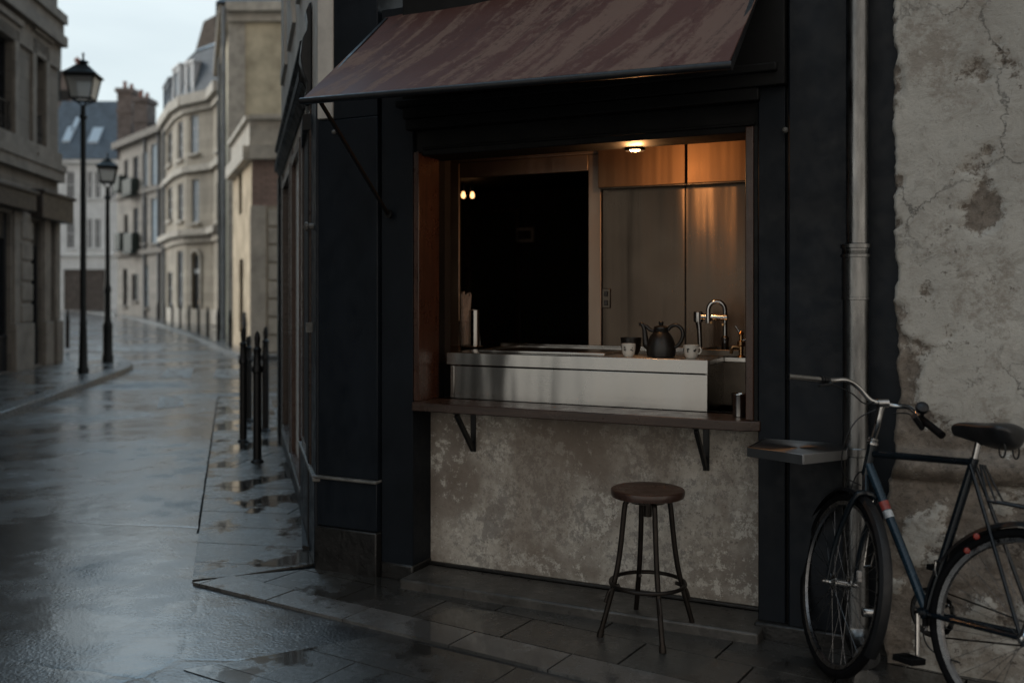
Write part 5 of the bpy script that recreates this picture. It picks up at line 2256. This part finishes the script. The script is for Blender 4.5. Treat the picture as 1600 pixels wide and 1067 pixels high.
# frame tubes
hs_t = bp(1363, 694)        # top of the head tube
hs_b = bp(1353, 742)
tt0, tt1 = bp(1366, 709), bp(1519, 722)
bb = bp(1447, 957)
st_t = bp(1523, 716)
m = MB()
m.tube([hs_t, hs_b], .019, 14)
m.tube([tt0, tt1], .0148, 12)
m.tube([st_t, bb], .0172, 12)
m.tube([bb - BS * .036, bb + BS * .036], .021, 14)
for s in (-1, 1):
    m.tube([bb + BS * s * .02, bb + (HR - bb) * .25 + BS * s * .034, HR + BS * s * .062], .0095, 10)
    m.tube([st_t + (bb - st_t) * .04 + BS * s * .018, HR + BS * s * .062], .0075, 10)
frame = Bp(m, 'frame', M['bike_paint'])
m = MB()
dt0, dt1 = bp(1356, 722), bp(1446, 950)
m.tube([dt0, dt1], .0188, 14)
dtube = Bp(m, 'down_tube', M['bike_blue'])
for (f0, f1, mt) in ((.285, .345, M['red_band']), (.35, .40, M['white_band'])):
    m = MB()
    a, b = dt0 + (dt1 - dt0) * f0, dt0 + (dt1 - dt0) * f1
    m.tube([a, b], .0195, 16)
    Bp(m, 'sticker', mt, dtube)
# fork on the steering axis
cr = ringF(WR + .035, R(90) + R(12))
m = MB()
m.tube([hs_b, cr], .0155, 12)
for s in (-1, 1):
    m.tube([cr, cr + FA * s * .045 - FU * .03, HF + FU * .18 + FA * s * .056 - FW * .012, HF + FA * s * .06], [.014, .0125, .011, .007], 10, smooth=4)
Bp(m, 'fork', M['bike_paint'])
m = MB()
m.lathe([(.024, 0), (.024, .008), (.02, .012), (.022, .022), (.016, .028)], hs_t, 16, (hs_t - hs_b))
Bp(m, 'headset', M['chrome'])
# stem and bars
bc = at(1379, 630, 3.98)
m = MB()
m.tube([hs_t + (hs_t - hs_b).normalized() * .02, at(1371, 664, 3.985), at(1375, 645, 3.98), bc], [.0125, .0125, .013, .015], 12, smooth=4)
stem = Bp(m, 'stem', M['chrome'])
m = MB()
m.tube([bc - FRt * .022, bc + FRt * .022], .019, 14)
Bp(m, 'clamp', M['chrome'], stem)
m = MB()
gl0 = at(1292, 594, 3.92)
gl1 = at(1231, 588, 3.80)
gr0 = at(1441, 655, 3.83)
gr1 = at(1472, 680, 3.70)
m.tube([gl1, gl0, at(1322, 594, 3.96), at(1341, 605, 3.98), at(1360, 625, 3.985), bc, at(1397, 634, 3.97), at(1419, 636, 3.93), at(1431, 644, 3.89), gr0], .0105, 12, smooth=5)
bars = Bp(m, 'handlebar', M['chrome'])
m = MB()
m.tube([gl1, gl1 + (gl0 - gl1) * .8], .0125, 12)
Bp(m, 'left_grip', M['chrome'], bars)
m = MB()
m.tube([gr0 + (gr0 - gr1) * .1, gr1], [.0145, .0155], 12)
Bp(m, 'grip', M['rubber'], bars)
m = MB()
for f in (.82, .90, .97):
    p = gl1 + (gl0 - gl1) * f
    m.tube([p, p + (gl0 - gl1) * .06], .016, 10)
m.tube([gl0 + V((0, 0, -.005)), at(1300, 600, 3.90), at(1280, 603, 3.84)], [.008, .006, .005], 8)
Bp(m, 'brake_lever', M['iron'], bars)
m = MB()
p = at(1441, 637, 3.80)
m.lathe([(.024, -.010), (.026, 0), (.023, .010), (.012, .017), (.001, .018)], p, 20, (-.15, -.75, .6))
m.tube([p, gr0], .008, 8)
m.tube([gr0, gr0 + V((-.01, -.02, -.03)), at(1428, 650, 3.78)], .012, 8)
Bp(m, 'bell', M['iron'], bars)
m = MB()
m.tube([at(1300, 600, 3.91), at(1330, 614, 3.93), at(1350, 630, 3.95), at(1366, 628, 3.97)], .0028, 6, smooth=6)
m.tube([at(1368, 640, 3.95), at(1340, 655, 3.93), at(1322, 685, 3.93), at(1315, 720, 3.95), at(1322, 745, 3.97), at(1345, 758, 3.99)], .0028, 6, smooth=6)
m.tube([at(1395, 646, 3.95), at(1418, 646, 3.9), at(1432, 656, 3.85)], .0028, 6, smooth=6)
m.tube([bp(1356, 735), bp(1340, 740), bp(1330, 762), bp(1326, 785)], .003, 6, smooth=5)
Bp(m, 'cable', M['iron'])
# brake rods on the front wheel
m = MB()
for (a, b) in (((1371, 782), (1361, 885)), ((1386, 815), (1372, 882))):
    m.tube([bp(*a, -.03), bp(*b, -.05)], .0035, 6)
m.tube([bp(1361, 885, -.05), bp(1373, 884, -.05)], .005, 6)
Bp(m, 'brake_rod', M['chrome'])
m = MB()
pb = bp(1354, 900, -.05)
m.box(pb.x - .008, pb.x + .008, pb.y - .012, pb.y + .012, pb.z - .02, pb.z + .022)
Bp(m, 'brake_block', M['pale_plastic'], bevel=.003)
m = MB()
m.lathe([(.016, -.05), (.019, -.046), (.019, .03), (.014, .045)], ringF(WR * .52, R(-30)) if False else bp(1362, 957, .02), 14, (1, -.2, 0))
Bp(m, 'dynamo', M['chrome'])
# seat
m = MB()
sd0, sd1 = st_t, bp(1529, 690)
m.tube([sd0, sd1], .0125, 12)
Bp(m, 'seat_post', M['chrome'])
sc0 = bp(1540, 678)
fwd_s = (BT * .985 + BN * 0).normalized()
nose, tail = .145, -.125
sts = [(.135, .018, -.006, .028), (.11, .030, .004, .042), (.055, .040, .006, .054), (0, .062, .003, .064), (-.045, .090, .006, .074), (-.085, .105, .010, .078), (-.115, .094, .010, .066), (-.130, .055, .002, .044)]
m = MB()
vs, fs = [], []
q = 14
for (l, wd, dz, h) in sts:
    for k in range(q):
        a = 2 * math.pi * k / q
        c_, s_ = math.cos(a), math.sin(a)
        zz = (h * .42 * s_ if s_ > 0 else h * s_) + dz
        ww_ = wd * c_ * (1 if s_ > -.3 else .8)
        vs.append(sc0 + fwd_s * l + BS * ww_ + V((0, 0, zz + .012)))
nS = len(sts)
for i in range(nS - 1):
    for k in range(q):
        k2 = (k + 1) % q
        fs.append((i * q + k, i * q + k2, (i + 1) * q + k2, (i + 1) * q + k))
fs += [tuple(range(q))[::-1], tuple(range((nS - 1) * q, nS * q))]
m.add(vs, fs)
sd = Bp(m, 'saddle', M['leather'], smooth=80)
sub = sd.modifiers.new('soft', 'SUBSURF')
sub.levels = sub.render_levels = 2
m = MB()
for s in (-1, 1):
    m.tube([sc0 + fwd_s * .12 + BS * s * .01 - V((0, 0, .012)), sc0 + BS * s * .022 - V((0, 0, .038)), sc0 - fwd_s * .06 + BS * s * .024 - V((0, 0, .04)), sc0 - fwd_s * .11 + BS * s * .04 - V((0, 0, .012))], .0035, 6, smooth=5)
    m.tube([sc0 - fwd_s * .09 + BS * s * .05 + V((0, 0, -.05 + .03 * math.cos(k))) + fwd_s * .012 * math.sin(k) for k in [x * .5 for x in range(13)]], .0035, 6)
m.tube([sd1, sc0 - V((0, 0, .03))], .014, 10)
Bp(m, 'saddle_rails', M['iron'])
# rack over the rear wheel
m = MB()
zr0 = ringR(WR + .06, R(90))
for s in (-.055, 0, .055):
    m.tube([st_t - V((0, 0, .02)) + BS * s * .3 - BT * .03, zr0 + BT * .16 + BS * s + V((0, 0, .012)), zr0 - BT * .2 + BS * s + V((0, 0, .005))], .005, 8)
for l in (.14, 0, -.14, -.2):
    m.tube([zr0 + BT * l - BS * .055 + V((0, 0, .008)), zr0 + BT * l + BS * .055 + V((0, 0, .008))], .004, 8)
for s in (-1, 1):
    m.tube([zr0 - BT * .1 + BS * s * .055, HR + BS * s * .07], .0045, 8)
Bp(m, 'rack', M['iron'])
# caliper
m = MB()
pcal = ringR(WR + .02, R(62) + R(90))
for s in (-1, 1):
    m.tube([pcal + BS * s * .035, pcal + BS * s * .042 - V((0, 0, .03)), pcal + BS * s * .03 - V((0, 0, .055))], .006, 8)
m.tube([pcal - BS * .04, pcal + BS * .04], .006, 8)
Bp(m, 'caliper', M['chrome'])
for pos in (bp(1522, 860, -.05), bp(1539, 838, -.06)):
    m = MB()
    m.lathe([(.009, -.006), (.012, -.004), (.012, .004), (.009, .007), (.001, .008)], pos, 8, (-.45, -.85, .1))
    Bp(m, 'reflector', M['red_lens'])
# crank, chain ring and pedals
m = MB()
n = 44
cc = bb + BS * .045
vs = []
for rr_, s in ((.092, -.002), (.092, .002), (.074, .002), (.074, -.002)):
    for k in range(n):
        a = 2 * math.pi * k / n
        r2 = rr_ + (.004 if (rr_ > .09 and k % 2) else 0)
        vs.append(cc + (BT * math.cos(a) + BU * math.sin(a)) * r2 + BS * s)
fs = []
for i in range(4):
    j = (i + 1) % 4
    for k in range(n):
        k2 = (k + 1) % n
        fs.append((i * n + k, i * n + k2, j * n + k2, j * n + k))
m.add(vs, fs)
for k in range(5):
    a = 2 * math.pi * k / 5
    m.tube([cc, cc + (BT * math.cos(a) + BU * math.sin(a)) * .078], .006, 6)
Bp(m, 'chain_ring', M['chrome'])
m = MB()
rc, rsp = .092, .036
for s in (1, -1):
    m.tube([cc + BU * rc * s, HR + BS * .045 + BU * rsp * s], .0035, 6)
m.tube([cc + (BT * math.cos(a) + BU * math.sin(a)) * rc for a in [math.pi / 2 - x * math.pi / 14 for x in range(15)]], .004, 6)
Bp(m, 'chain', M['brown_iron'])
for s, dirn in ((-1, -1), (1, 1)):
    m = MB()
    a0 = bb + BS * s * .058
    dv = (BU * dirn + BT * .12 * dirn).normalized()
    e = a0 + dv * .165 + BS * s * .008
    m.tube([a0, e], [.0105, .008], 10)
    m.tube([bb, a0 + BS * s * .008], .011, 12)
    ck = Bp(m, 'crank', M['chrome'])
    m = MB()
    pc_ = e + BS * s * .055
    for sg in (-1, 1):
        m.bar(pc_ + BT * sg * .033 - BS * .045, pc_ + BT * sg * .033 + BS * .045, .016, .022)
        m.bar(pc_ + BS * sg * .042 - BT * .033, pc_ + BS * sg * .042 + BT * .033, .010, .020)
    m.tube([e, pc_ + BS * s * .04], .007, 8)
    Bp(m, 'pedal', M['rubber'], ck)
m = MB()
m.tube([bb - BU * .02 - BS * .02, bp(1445, 1000), bp(1462, 1020), bp(1500, 1035)], .003, 6, smooth=5)
Bp(m, 'brake_cable', M['iron'])
